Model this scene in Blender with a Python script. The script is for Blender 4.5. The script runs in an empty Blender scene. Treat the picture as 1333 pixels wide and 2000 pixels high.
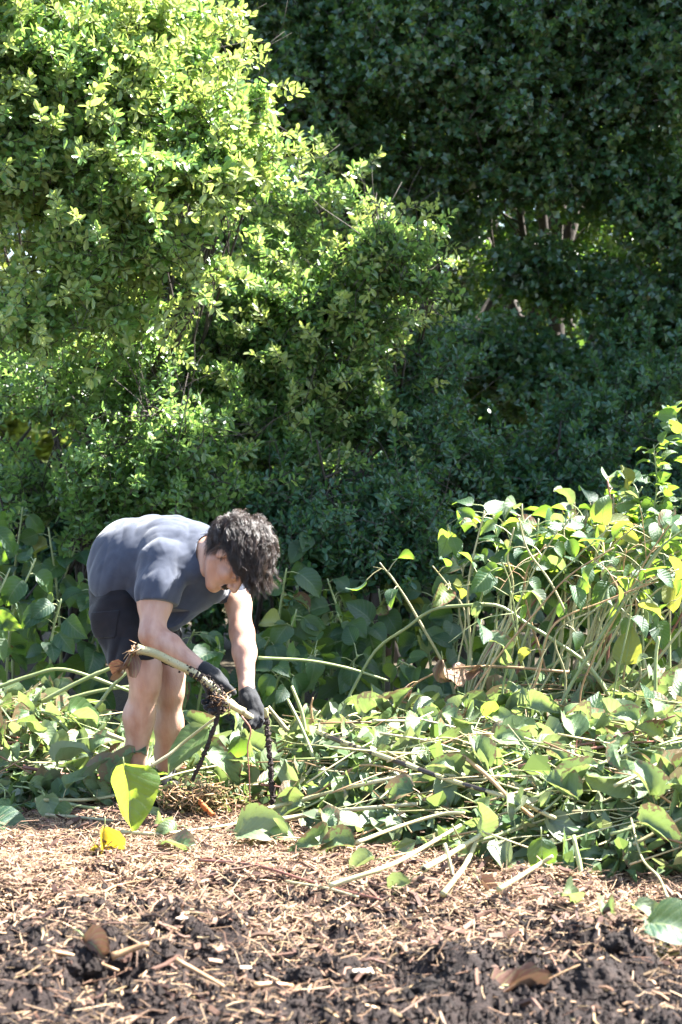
import bpy, math, random
import numpy as np
from mathutils import Vector, Matrix

S = bpy.context.scene
COL = S.collection
rng = np.random.default_rng(7)
random.seed(7)

# ------------------------------------------------------------------ camera, sky, sun, exposure
FPX, CAMH = 3889.0, 1.4                      # focal length in photo pixels, eye height
cam = bpy.data.objects.new('camera', bpy.data.cameras.new('camera'))
COL.objects.link(cam)
cam.location = (0, 0, CAMH)
cam.rotation_euler = (math.radians(90), 0, 0)
cam.data.sensor_fit = 'VERTICAL'
cam.data.sensor_height = 36.0
cam.data.lens = 70.0
cam.data.shift_y = -0.06
cam.data.clip_start, cam.data.clip_end = 0.1, 2000
cam.data.dof.use_dof = True
cam.data.dof.focus_distance = 7.8
cam.data.dof.aperture_fstop = 4.0
S.camera = cam

SUN_AZ, SUN_EL = math.radians(72), math.radians(55)   # azimuth from +Y towards +X
SUN_DIR = np.array([math.sin(SUN_AZ)*math.cos(SUN_EL), math.cos(SUN_AZ)*math.cos(SUN_EL), math.sin(SUN_EL)])
W = bpy.data.worlds.new('World'); S.world = W; W.use_nodes = True
_n = W.node_tree.nodes; _n.clear()
_o = _n.new('ShaderNodeOutputWorld'); _b = _n.new('ShaderNodeBackground'); _s = _n.new('ShaderNodeTexSky')
_s.sky_type = 'NISHITA'; _s.sun_disc = False
_s.sun_elevation = SUN_EL; _s.sun_rotation = SUN_AZ
_b.inputs['Strength'].default_value = 0.07
W.node_tree.links.new(_s.outputs[0], _b.inputs[0]); W.node_tree.links.new(_b.outputs[0], _o.inputs[0])
sun = bpy.data.objects.new('sun', bpy.data.lights.new('sun', 'SUN')); COL.objects.link(sun)
sun.data.energy = 5.0; sun.data.angle = math.radians(0.5); sun.data.color = (1.0, 0.975, 0.93)
sun.rotation_euler = Vector(-SUN_DIR).to_track_quat('-Z', 'Y').to_euler()
S.view_settings.view_transform = 'Standard'; S.view_settings.look = 'None'
S.view_settings.gamma = 1.0; S.view_settings.use_curve_mapping = False
S.view_settings.exposure = 3.15
S.render.engine = 'CYCLES'
S.cycles.max_bounces = 8; S.cycles.transmission_bounces = 6; S.cycles.diffuse_bounces = 4; S.cycles.transparent_max_bounces = 8
S.cycles.sample_clamp_indirect = 6.0
S.cycles.use_denoising = True

# ------------------------------------------------------------------ helpers
def P(px, py, Y):
    """a point of the place that lies at depth Y on the sight line of a photo pixel"""
    return np.array([(px-666.5)/FPX*Y, Y, CAMH-(py-880)/FPX*Y])

def unit(v):
    v = np.asarray(v, float)
    return v/np.maximum(np.linalg.norm(v, axis=-1, keepdims=True), 1e-9)

def mesh_np(name, V, blocks, uv=None, smooth=True):
    me = bpy.data.meshes.new(name)
    V = np.asarray(V, np.float32)
    blocks = [np.asarray(b, np.int32) for b in blocks if len(b)]
    idx = np.concatenate([b.ravel() for b in blocks])
    tot = np.concatenate([np.full(len(b), b.shape[1], np.int32) for b in blocks])
    me.vertices.add(len(V)); me.vertices.foreach_set('co', V.ravel())
    me.loops.add(len(idx)); me.loops.foreach_set('vertex_index', idx)
    me.polygons.add(len(tot))
    start = np.zeros(len(tot), np.int32); start[1:] = np.cumsum(tot)[:-1]
    me.polygons.foreach_set('loop_start', start); me.polygons.foreach_set('loop_total', tot)
    me.polygons.foreach_set('use_smooth', np.full(len(tot), smooth))
    if uv is not None:
        l = me.uv_layers.new(name='UVMap')
        l.data.foreach_set('uv', np.asarray(uv, np.float32)[idx].ravel())
    me.update(calc_edges=True); me.validate()
    return me

def link(name, me, mat=None, parent=None, loc=None):
    o = bpy.data.objects.new(name, me); COL.objects.link(o)
    if mat is not None and me is not None and len(me.materials) == 0: me.materials.append(mat)
    if parent is not None: o.parent = parent
    if loc is not None: o.location = loc
    return o

def tag(o, label=None, cat=None, group=None, kind=None):
    if label: o['label'] = label
    if cat: o['category'] = cat
    if group: o['group'] = group
    if kind: o['kind'] = kind
    return o

def thing(name, label, cat, loc=(0, 0, 0), group=None):
    o = bpy.data.objects.new(name, None); COL.objects.link(o); o.location = tuple(loc)
    o.empty_display_size = 0.05
    return tag(o, label, cat, group)

class MB:
    """collects vertices and faces of one mesh"""
    def __init__(s): s.V, s.Q, s.T, s.n, s.U = [], [], [], 0, []
    def add(s, V, quads=None, tris=None, uv=None):
        V = np.asarray(V, float).reshape(-1, 3)
        if quads is not None and len(quads): s.Q.append(np.asarray(quads).reshape(-1, 4)+s.n)
        if tris is not None and len(tris): s.T.append(np.asarray(tris).reshape(-1, 3)+s.n)
        s.V.append(V); s.U.append(np.zeros((len(V), 2)) if uv is None else np.asarray(uv)); s.n += len(V)
    def tube(s, pts, rad, sides=6, cap=True):
        pts = np.asarray(pts, float); n = len(pts); rad = np.broadcast_to(rad, (n,)).astype(float)
        t = unit(np.gradient(pts, axis=0))
        ref = np.array([0, 0, 1.]) if abs(t[:, 2]).mean() < .75 else np.array([1., 0, 0])
        a = unit(np.cross(t, ref)); b = np.cross(t, a)
        ang = np.linspace(0, 2*np.pi, sides, endpoint=False)
        V = pts[:, None]+rad[:, None, None]*(np.cos(ang)[None, :, None]*a[:, None]+np.sin(ang)[None, :, None]*b[:, None])
        i = np.arange(n-1)[:, None]*sides; j = np.arange(sides)[None]; k = (j+1) % sides
        q = np.stack([i+j, i+k, i+sides+k, i+sides+j], -1).reshape(-1, 4)
        L = np.concatenate([[0], np.cumsum(np.linalg.norm(np.diff(pts, axis=0), axis=1))])
        uv = np.stack([np.tile(ang/(2*np.pi), n), np.repeat(L, sides)], -1)
        V = V.reshape(-1, 3); tr = None
        if cap:
            V = np.concatenate([V, pts[:1], pts[-1:]]); uv = np.concatenate([uv, [[.5, 0], [.5, L[-1]]]])
            j = np.arange(sides); k = (j+1) % sides; c0 = n*sides
            tr = np.concatenate([np.stack([k, j, np.full(sides, c0)], -1),
                                 np.stack([(n-1)*sides+j, (n-1)*sides+k, np.full(sides, c0+1)], -1)])
        s.add(V, q, tr, uv)
    def mesh(s, name, smooth=True):
        V = np.concatenate(s.V); bl = []
        if s.Q: bl.append(np.concatenate(s.Q))
        if s.T: bl.append(np.concatenate(s.T))
        return mesh_np(name, V, bl, np.concatenate(s.U), smooth)

def spline(pts, n):
    """Catmull-Rom through points"""
    p = np.asarray(pts, float)
    if len(p) == 2: return p[0]+(p[1]-p[0])*np.linspace(0, 1, n)[:, None]
    p = np.concatenate([[2*p[0]-p[1]], p, [2*p[-1]-p[-2]]]); m = len(p)-3
    t = np.linspace(0, m-1e-6, n); i = t.astype(int); u = (t-i)[:, None]
    a, b, c, d = p[i], p[i+1], p[i+2], p[i+3]
    return .5*(2*b+(c-a)*u+(2*a-5*b+4*c-d)*u**2+(3*b-a-3*c+d)*u**3)

def vnoise(p, seed=0):
    """value noise, any number of points, -1..1"""
    p = np.asarray(p, np.float64); i = np.floor(p).astype(np.int64); f = p-i; f = f*f*(3-2*f)
    def h(a):
        v = (a[..., 0]*374761393+a[..., 1]*668265263+a[..., 2]*2147483647+seed*1274126177) & 0xffffffff
        v = ((v ^ (v >> 13))*1274126177) & 0xffffffff
        v = (v ^ (v >> 16)) & 0xffff
        return v/32767.5-1
    r = 0
    for dx in (0, 1):
        for dy in (0, 1):
            for dz in (0, 1):
                w = (f[..., 0] if dx else 1-f[..., 0])*(f[..., 1] if dy else 1-f[..., 1])*(f[..., 2] if dz else 1-f[..., 2])
                r = r+w*h(i+np.array([dx, dy, dz]))
    return r

def fbm(p, octaves=4, seed=0):
    r, a = 0, 1.
    for k in range(octaves):
        r = r+a*vnoise(np.asarray(p)*2**k, seed+k*17); a *= .5
    return r

# ------------------------------------------------------------------ materials
def new_mat(name):
    m = bpy.data.materials.new(name); m.use_nodes = True; m.node_tree.nodes.clear()
    return m, m.node_tree.nodes, m.node_tree.links

def ramp(N, stops):
    if len(stops) == 1: stops = [(0, stops[0][1]), (1, stops[0][1])]
    r = N.new('ShaderNodeValToRGB'); e = r.color_ramp.elements
    while len(e) < len(stops): e.new(.5)
    for k, (p, c) in enumerate(stops): e[k].position = p; e[k].color = (*c, 1)
    return r

def mixc(N, L, fac, a, b, mode='MIX'):
    m = N.new('ShaderNodeMix'); m.data_type = 'RGBA'; m.blend_type = mode
    for sock, v in ((m.inputs[0], fac), (m.inputs[6], a), (m.inputs[7], b)):
        if hasattr(v, 'is_output'): L.new(v, sock)
        elif isinstance(v, (int, float)): sock.default_value = v
        else: sock.default_value = (*v, 1)
    return m.outputs[2]

def noise_tex(N, L, scale, detail=3, coord='Object', rough=.6):
    t = N.new('ShaderNodeTexNoise'); t.inputs['Scale'].default_value = scale; t.inputs['Detail'].default_value = detail
    t.inputs['Roughness'].default_value = rough
    c = N.new('ShaderNodeTexCoord'); L.new(c.outputs[coord], t.inputs['Vector'])
    return t.outputs['Fac']

def bump(N, L, h, dist=.01, strength=.6):
    b = N.new('ShaderNodeBump'); b.inputs['Distance'].default_value = dist; b.inputs['Strength'].default_value = strength
    L.new(h, b.inputs['Height']); return b.outputs['Normal']

def leaf_mat(name, cols, trans, rough=.42, spec=.5, tfac=.42, island=True, veins=False, edge=None, back=None):
    m, N, L = new_mat(name)
    if island:
        g = N.new('ShaderNodeNewGeometry'); rnd = g.outputs['Random Per Island']
    else:
        g = N.new('ShaderNodeObjectInfo'); rnd = g.outputs['Random']
    k = len(cols)
    r = ramp(N, [(i/max(k-1, 1), c) for i, c in enumerate(cols)]); L.new(rnd, r.inputs[0])
    col = r.outputs[0]
    rt = ramp(N, [(i/max(len(trans)-1, 1), c) for i, c in enumerate(trans)]); L.new(rnd, rt.inputs[0])
    tcol = rt.outputs[0]
    nrm = None
    if veins:
        uv = N.new('ShaderNodeUVMap'); sep = N.new('ShaderNodeSeparateXYZ'); L.new(uv.outputs[0], sep.inputs[0])
        def M(op, a, b=None, c=None):
            x = N.new('ShaderNodeMath'); x.operation = op
            for i, v in enumerate((a, b, c)):
                if v is None: continue
                if hasattr(v, 'is_output'): L.new(v, x.inputs[i])
                else: x.inputs[i].default_value = v
            return x.outputs[0]
        u = M('ABSOLUTE', M('SUBTRACT', sep.outputs[0], .5))             # 0 at midrib .. 0.5 at edge
        mid = M('LESS_THAN', u, .024)
        w = M('FRACT', M('MULTIPLY', M('SUBTRACT', sep.outputs[1], M('MULTIPLY', u, .55)), 8.0))
        side = M('LESS_THAN', M('ABSOLUTE', M('SUBTRACT', w, .5)), .085)
        vein = M('MAXIMUM', mid, M('MULTIPLY', side, .55))
        col = mixc(N, L, M('MULTIPLY', vein, .55), col, (.30, .36, .16))
        tcol = mixc(N, L, M('MULTIPLY', vein, .6), tcol, (.10, .16, .02))
        nz = noise_tex(N, L, 9, 4)
        if edge is not None:
            oi = N.new('ShaderNodeObjectInfo')
            thr = M('MULTIPLY_ADD', oi.outputs['Random'], .35, .30)
            e1 = M('GREATER_THAN', M('ADD', M('MULTIPLY', u, .55), M('MULTIPLY', nz, .55)), M('ADD', thr, .12))
            col = mixc(N, L, e1, col, edge); tcol = mixc(N, L, e1, tcol, tuple(c*.6 for c in edge))
        hb = M('SUBTRACT', M('MULTIPLY', M('ABSOLUTE', M('SUBTRACT', w, .5)), 1.0), M('MULTIPLY', mid, .5))
        nrm = bump(N, L, M('ADD', hb, M('MULTIPLY', noise_tex(N, L, 60, 3), .8)), .0025, .8)
    if back is not None:
        gg = N.new('ShaderNodeNewGeometry'); col = mixc(N, L, gg.outputs['Backfacing'], col, back)
    p = N.new('ShaderNodeBsdfPrincipled'); L.new(col, p.inputs['Base Color'])
    p.inputs['Roughness'].default_value = rough; p.inputs['Specular IOR Level'].default_value = spec
    t = N.new('ShaderNodeBsdfTranslucent'); L.new(tcol, t.inputs['Color'])
    if nrm is not None: L.new(nrm, p.inputs['Normal'])
    x = N.new('ShaderNodeMixShader'); x.inputs[0].default_value = tfac
    o = N.new('ShaderNodeOutputMaterial')
    L.new(p.outputs[0], x.inputs[1]); L.new(t.outputs[0], x.inputs[2]); L.new(x.outputs[0], o.inputs[0])
    return m

def solid_mat(name, c1, c2, scale=20, rough=.8, spec=.3, bscale=80, bdist=.003, bstr=.6, stretch=None, island=0.0, sheen=0.0, sss=0.0):
    m, N, L = new_mat(name)
    t = N.new('ShaderNodeTexNoise'); t.inputs['Scale'].default_value = scale; t.inputs['Detail'].default_value = 4
    c = N.new('ShaderNodeTexCoord'); mp = N.new('ShaderNodeMapping')
    if stretch: mp.inputs['Scale'].default_value = stretch
    L.new(c.outputs['Object'], mp.inputs[0]); L.new(mp.outputs[0], t.inputs['Vector'])
    r = ramp(N, [(.32, c1), (.68, c2)]); L.new(t.outputs['Fac'], r.inputs[0]); col = r.outputs[0]
    if island:
        g = N.new('ShaderNodeNewGeometry'); mu = N.new('ShaderNodeMapRange')
        mu.inputs['To Min'].default_value = 1-island; mu.inputs['To Max'].default_value = 1+island
        L.new(g.outputs['Random Per Island'], mu.inputs[0])
        h = N.new('ShaderNodeHueSaturation'); L.new(mu.outputs[0], h.inputs['Value']); L.new(col, h.inputs['Color']); col = h.outputs[0]
    p = N.new('ShaderNodeBsdfPrincipled'); L.new(col, p.inputs['Base Color'])
    p.inputs['Roughness'].default_value = rough; p.inputs['Specular IOR Level'].default_value = spec
    if sheen: p.inputs['Sheen Weight'].default_value = sheen
    if sss:
        p.inputs['Subsurface Weight'].default_value = sss; p.inputs['Subsurface Radius'].default_value = (.012, .005, .003); p.inputs['Subsurface Scale'].default_value = 1.0
    if bdist:
        t2 = N.new('ShaderNodeTexNoise'); t2.inputs['Scale'].default_value = bscale; t2.inputs['Detail'].default_value = 4
        L.new(mp.outputs[0], t2.inputs['Vector']); L.new(bump(N, L, t2.outputs['Fac'], bdist, bstr), p.inputs['Normal'])
    o = N.new('ShaderNodeOutputMaterial'); L.new(p.outputs[0], o.inputs[0])
    return m

M_BARK = solid_mat('bark', (.026, .022, .018), (.055, .046, .037), 14, .9, .2, 40, .012, 1, (1, 1, .25))
M_TWIG = solid_mat('twig_bark', (.035, .029, .025), (.085, .072, .062), 30, .8, .2, 60, 0)
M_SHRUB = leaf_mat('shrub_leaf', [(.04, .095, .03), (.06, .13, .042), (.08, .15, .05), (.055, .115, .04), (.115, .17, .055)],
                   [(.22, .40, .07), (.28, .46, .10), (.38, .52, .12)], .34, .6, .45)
M_YOUNGLIT = leaf_mat('young_sunlit_leaf', [(.16, .22, .07), (.22, .28, .10), (.26, .29, .11)], [(.36, .48, .09), (.48, .56, .12)], .34, .6, .42)  # yellower new growth, brightened to put sunlight into the outer tips
M_SUNLITSHRUB = leaf_mat('sunlit_shrub_leaf', [(.085, .175, .045), (.13, .225, .075), (.17, .26, .09), (.10, .195, .055), (.22, .28, .09)],
                   [(.24, .46, .07), (.32, .52, .09), (.44, .56, .11)], .33, .65, .40)  # shrub leaf with sunlight put into its colour, for the left shrub
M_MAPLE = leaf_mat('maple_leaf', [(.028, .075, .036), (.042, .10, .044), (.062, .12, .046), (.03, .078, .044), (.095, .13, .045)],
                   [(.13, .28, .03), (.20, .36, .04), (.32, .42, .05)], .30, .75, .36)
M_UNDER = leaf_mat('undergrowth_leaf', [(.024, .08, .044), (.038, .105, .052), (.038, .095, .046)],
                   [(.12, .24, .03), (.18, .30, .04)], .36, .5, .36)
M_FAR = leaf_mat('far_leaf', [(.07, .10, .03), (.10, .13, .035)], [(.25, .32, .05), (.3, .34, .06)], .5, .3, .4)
# ------------------------------------------------------------------ ground
def sstep(a, b, x):
    t = np.clip((x-a)/(b-a), 0, 1); return t*t*(3-2*t)

def heap_z(x, y):
    """height of the heaps of cut plants above the ground"""
    x = np.asarray(x, float); y = np.asarray(y, float)
    front = np.interp(x, [-.45, -.2, .1, .55, 1.2, 2.4], [7.75, 7.3, 6.6, 6.25, 5.95, 5.7])
    side = sstep(-.42, .0, x)
    r = sstep(0, 1.15, y-front)*side*(1-.6*sstep(8.2, 9.4, y))
    h = (.30+.13*sstep(.2, 1.3, x))*r*(.80+.20*np.sin(x*4.1+1)*np.cos(y*3.3))
    l = sstep(7.55, 8.5, y)*(1-sstep(-1.25, -.95, x))*(1-.7*sstep(9, 9.8, y))
    c = sstep(7.55, 7.95, y+.12*np.sin(x*9))*(1-sstep(-.4, -.1, x))*(1-.6*sstep(9.2, 9.8, y))
    return np.maximum(h+.24*l, .065*c)

def ground_z(x, y):
    x = np.asarray(x, float); y = np.asarray(y, float); z0 = np.zeros_like(x)
    near = sstep(7.6, 5.4, y)*sstep(4.0, 2.5, np.abs(x))
    far = np.exp(-((y-6)/6.)**2)*np.exp(-(x/4)**2)
    p = np.stack([x, y, z0], -1)
    big = fbm(p*1.7, 3, 3)*.025*(.3+near)
    lump = np.maximum(fbm(p*6.5+9, 3, 5), -.35)*.055*near
    fine = fbm(p*30, 3, 8)*.008*np.clip(near+.35, 0, 1)*far
    return (big+lump+fine)*far+.05*near

xs = np.concatenate([-np.geomspace(400, 2.6, 40), np.linspace(-2.2, 2.2, 300), np.geomspace(2.6, 400, 40)])
ys = np.concatenate([[-300, -60, -12, -2, 1, 3, 4.0], np.linspace(4.3, 8.6, 335), np.geomspace(8.75, 600, 70)])
gx, gy = np.meshgrid(xs, ys); gz = ground_z(gx, gy)
ii, jj = np.meshgrid(np.arange(len(ys)-1), np.arange(len(xs)-1), indexing='ij'); nx = len(xs)
q = np.stack([ii*nx+jj, ii*nx+jj+1, (ii+1)*nx+jj+1, (ii+1)*nx+jj], -1).reshape(-1, 4)

def ground_mat():
    m, N, L = new_mat('soil_and_mulch')
    c = N.new('ShaderNodeTexCoord'); sep = N.new('ShaderNodeSeparateXYZ'); L.new(c.outputs['Object'], sep.inputs[0])
    n1 = noise_tex(N, L, 2.2, 4); n2 = noise_tex(N, L, 28, 5); n3 = noise_tex(N, L, 140, 3)
    soil = ramp(N, [(.3, (.011, .0075, .0065)), (.6, (.030, .020, .017)), (.8, (.072, .048, .038))]); L.new(n2, soil.inputs[0])
    mulch = ramp(N, [(.3, (.04, .022, .016)), (.55, (.11, .066, .045)), (.75, (.22, .145, .10))]); L.new(n3, mulch.inputs[0])
    ad = N.new('ShaderNodeMath'); ad.operation = 'MULTIPLY_ADD'; L.new(n1, ad.inputs[0]); ad.inputs[1].default_value = 1.6; L.new(sep.outputs[1], ad.inputs[2])
    ad2 = N.new('ShaderNodeMath'); ad2.operation = 'MULTIPLY_ADD'; L.new(n2, ad2.inputs[0]); ad2.inputs[1].default_value = .8; L.new(ad.outputs[0], ad2.inputs[2])
    f = N.new('ShaderNodeMapRange'); f.inputs['From Min'].default_value = 6.75; f.inputs['From Max'].default_value = 7.5; L.new(ad2.outputs[0], f.inputs[0])
    col = mixc(N, L, f.outputs[0], soil.outputs[0], mulch.outputs[0])
    forest = ramp(N, [(.35, (.035, .028, .018)), (.7, (.09, .07, .04))]); L.new(n2, forest.inputs[0])
    f2 = N.new('ShaderNodeMapRange'); f2.inputs['From Min'].default_value = 8.9; f2.inputs['From Max'].default_value = 9.8; L.new(sep.outputs[1], f2.inputs[0])
    col = mixc(N, L, f2.outputs[0], col, forest.outputs[0])
    f3 = N.new('ShaderNodeMapRange'); f3.inputs['From Min'].default_value = 17; f3.inputs['From Max'].default_value = 20; L.new(sep.outputs[1], f3.inputs[0])
    grass = ramp(N, [(.3, (.12, .15, .035)), (.7, (.24, .25, .07))]); L.new(n1, grass.inputs[0])
    col = mixc(N, L, f3.outputs[0], col, grass.outputs[0])
    p = N.new('ShaderNodeBsdfPrincipled'); L.new(col, p.inputs['Base Color']); p.inputs['Roughness'].default_value = .9; p.inputs['Specular IOR Level'].default_value = .25
    L.new(bump(N, L, noise_tex(N, L, 90, 6, rough=.75), .012, 1), p.inputs['Normal'])
    o = N.new('ShaderNodeOutputMaterial'); L.new(p.outputs[0], o.inputs[0]); return m

tag(link('ground', mesh_np('ground', np.stack([gx, gy, gz], -1).reshape(-1, 3), [q]), ground_mat()), kind='structure',
    label='bare dark soil and pale mulch in front, woodland floor behind')

# ------------------------------------------------------------------ leaves and twigs by the thousand
PROF_OVAL = ((.42, .40), (.78, .36))      # (position along leaf, half width / length-width) of the two side points
PROF_MAPLE = ((.40, .62), (.62, .26))

def leaves_mesh(base, d, nrm, ln, wd, prof, rg, fold=.25):
    """n leaves, each six points and two folded quads"""
    n = len(base); d = unit(d); s = unit(np.cross(d, nrm)); nn = np.cross(s, d)
    (t1, w1), (t2, w2) = prof
    ln = ln[:, None]; wd = wd[:, None]
    bend = (rg.uniform(-.3, .1, n))[:, None]
    def pt(t, w, sg): return base+d*ln*t+s*(sg*w*wd)+nn*(fold*w*wd*abs(sg)+bend*ln*t*t)
    V = np.stack([pt(0, 0, 0), pt(t1, w1, -1), pt(t2, w2, -1), pt(1, 0, 0), pt(t2, w2, 1), pt(t1, w1, 1)], 1)
    i = np.arange(n)[:, None]*6
    return V.reshape(-1, 3), np.concatenate([i+np.array([[0, 3, 2, 1]]), i+np.array([[0, 5, 4, 3]])])

def twigs_mesh(a, m, b, r0, r1):
    """n thin three-sided twigs through a, m, b"""
    n = len(a); t = unit(b-a); u = unit(np.cross(t, np.array([.3, .5, .8]))); w = np.cross(t, u)
    ang = np.array([0, 2.1, 4.2]); ring = np.cos(ang)[None, :, None]*u[:, None]+np.sin(ang)[None, :, None]*w[:, None]
    V = np.concatenate([a[:, None]+ring*r0, m[:, None]+ring*(r0+r1)/2, b[:, None]+ring*r1], 1)
    i = np.arange(n)[:, None]*9; Q = []
    for k in (0, 3):
        for j in range(3):
            l = (j+1) % 3; Q.append(i+np.array([[k+j, k+l, k+3+l, k+3+j]]))
    return V.reshape(-1, 3), np.concatenate(Q)

def crown_arrays(lobes, rg, dens, per, tlen, lsize, lw, gap=-.25, gapf=3.0, up=.35, inner=.35, shoots=0, yfr=.35):
    """twigs and leaves spread through lobes: (centre, radii)"""
    A, D, Ln, Yg, E = [], [], [], [], []
    for c, r in lobes:
        r = np.asarray(r, float); n = int(dens*(r[0]*r[2]+r[0]*r[1]+r[1]*r[2])/3*math.pi)
        e = unit(rg.normal(size=(n, 3))); rad = rg.uniform(inner**3, 1.12, n)**(1/3)
        tip = c+e*r*rad[:, None]
        tip = tip[fbm(tip*gapf, 2, 31)+.55*fbm(tip*gapf*3.1, 2, 37) > gap+rg.uniform(-.2, .2, n)] if n else tip
        if shoots:                                           # longer sprays that stick out of the outline
            ns = int(shoots*n/100); e = unit(rg.normal(size=(ns, 3))+np.array([.25, -.2, .25])); s0 = c+e*r*.9
            g_ = unit(e*.8+np.array([0, 0, .35])+rg.normal(size=(ns, 3))*.5)
            for q_ in range(3):
                A.append(s0+g_*(.10+.085*q_)+np.array([0, 0, -.012*q_*q_])); D.append(unit(g_+rg.normal(size=(ns, 3))*.12)); Ln.append(np.full(ns, tlen*.8)); Yg.append(rg.random(ns) < yfr*2); E.append(e)
        e = unit((tip-c)/r); k = len(tip)
        d = unit(e*.75+np.array([0, 0, up])+rg.normal(size=(k, 3))*.45)
        A.append(tip); D.append(d); Ln.append(tlen*rg.uniform(.6, 1.5, k)); Yg.append(((np.linalg.norm((tip-c)/r, axis=1) > .93) & (rg.random(k) < yfr)) if shoots else np.zeros(k, bool)); E.append(e)
    tip = np.concatenate(A); yg = np.concatenate(Yg); eo = np.concatenate(E); d = np.concatenate(D); L = np.concatenate(Ln)[:, None]; k = len(tip)
    base = tip-d*L; side = unit(rg.normal(size=(k, 3))); mid = (base+tip)/2+side*L*.08
    tw = twigs_mesh(base, mid, tip, .0028, .0012)
    t = np.linspace(.12, 1, per)[None, :, None]
    pos = ((1-t)**2*base[:, None]+2*t*(1-t)*(2*mid-(base+tip)/2)[:, None]+t*t*tip[:, None])
    s1 = unit(np.cross(d, rg.normal(size=(k, 3)))); s2 = np.cross(d, s1)
    ph = np.arange(per)*2.4
    sd = np.cos(ph)[None, :, None]*s1[:, None]+np.sin(ph)[None, :, None]*s2[:, None]
    ld = unit(d[:, None]*(.25+.9*t**3)+sd*(1-.6*t**3)+rg.normal(size=(k, per, 3))*.22+np.array([0, 0, .1]))
    nr = unit(np.array([0, 0, .7])+eo[:, None]*.6+rg.normal(size=(k, per, 3))*.55)
    m = k*per
    sz = lsize*rg.uniform(.6, 1.2, m)*(1-.25*np.tile(np.linspace(0, 1, per)**4, k))
    return tw, (pos.reshape(-1, 3), ld.reshape(-1, 3), nr.reshape(-1, 3), sz, sz*lw), np.repeat(yg, per)

def limb(mb, a, b, r0, r1, rg, sag=0., wob=.06, n=8, sides=6):
    a = np.asarray(a); b = np.asarray(b); L = np.linalg.norm(b-a); t = np.linspace(0, 1, n)[:, None]
    w = np.cumsum(rg.normal(size=(n, 3)), 0)*wob*L/n**.5; w = w-w[-1]*t; w -= w[0]
    p = a+(b-a)*t+w+np.array([0, 0, 1.])*sag*L*np.sin(t*np.pi)
    mb.tube(p, np.linspace(r0, r1, n), sides); return p

def px_lobe(px, py, Y, rx, rz, ry): return (P(px, py, Y), (rx/FPX*Y, ry, rz/FPX*Y))

def grow(name, label, cat, base, lobes, leaf_m, seed, dens, per, tlen, lsize, lw, prof, trunk_r, group=None, gap=-.25,
         gapf=3.0, stems=1, bare=0, up=.35, forks=6, split=None, inner=.35, trunk_top=None, shoots=0, yfr=0.):
    rg = np.random.default_rng(seed)
    base = np.array(base, float); base[2] = float(ground_z(base[0], base[1]))-.03
    root = thing(name, label, cat, base, group)
    mb = MB(); br = MB()
    starts = []
    for k in range(stems):
        a = base+np.append(rg.normal(size=2)*.10*min(stems-1, 3), 0)
        top = trunk_top if trunk_top is not None and k == 0 else a+np.array([rg.normal()*.25, rg.normal()*.25, rg.uniform(1.0, 1.8)])
        p = limb(mb, a, top, trunk_r*rg.uniform(.8, 1), trunk_r*.35, rg, 0, .05, 10, 8); starts.append(p)
    for c, r in lobes:
        st = starts[rg.integers(len(starts))]; s = st[min(len(st)-1, rg.integers(4, len(st)))]
        tgt_ = c+rg.normal(size=3)*np.array(r)*.2; back = np.array([0, min(.5, r[1]+.15), 0])
        p = spline([s, (s+tgt_)/2+back+rg.normal(size=3)*.06, tgt_+back*.5-[0, 0, r[2]*.4], tgt_], 10); br.tube(p, np.linspace(trunk_r*.45, .005, 10), 6)
        for _ in range(forks):
            i = rg.integers(3, 9); e = unit(rg.normal(size=3)); tgt = c+e*np.array(r)*rg.uniform(.6, .95)
            limb(br, p[i], tgt, .009, .002, rg, .06, .09, 6, 4)
    for _ in range(bare):                                    # thin dead twigs inside
        c, r = lobes[rg.integers(len(lobes))]; e = unit(rg.normal(size=3)); s = c+e*np.array(r)*rg.uniform(0, .8)
        limb(br, s, s+rg.normal(size=3)*.2, .0035, .0012, rg, .02, .12, 5, 3)
    to = lambda mesh, m, nm: link(nm, mesh, m, root, None)
    shift = lambda M: [v.__isub__(base) for v in M.V]
    shift(mb); shift(br)
    to(mb.mesh('trunk'), M_BARK, 'trunk'); tag(to(br.mesh('branches'), M_TWIG, 'branches'), kind='stuff')
    tw, lv, young_lit = crown_arrays(lobes, rg, dens, per, tlen, lsize, lw, gap, gapf, up, inner, shoots, yfr)
    V1, Q1 = tw; V2, Q2 = leaves_mesh(*lv, prof, rg)
    me = mesh_np('crown', np.concatenate([V2, V1])-base, [Q2, Q1+len(V2)], None, False)
    me.materials.append(leaf_m); me.materials.append(M_TWIG); me.materials.append(M_YOUNGLIT)
    mi = np.zeros(len(Q1)+len(Q2), np.int32); mi[len(Q2):] = 1; mi[:len(Q2)][np.tile(young_lit, 2)] = 2; me.polygons.foreach_set('material_index', mi)
    tag(link('crown', me, None, root), kind='stuff')
    return root

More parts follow.
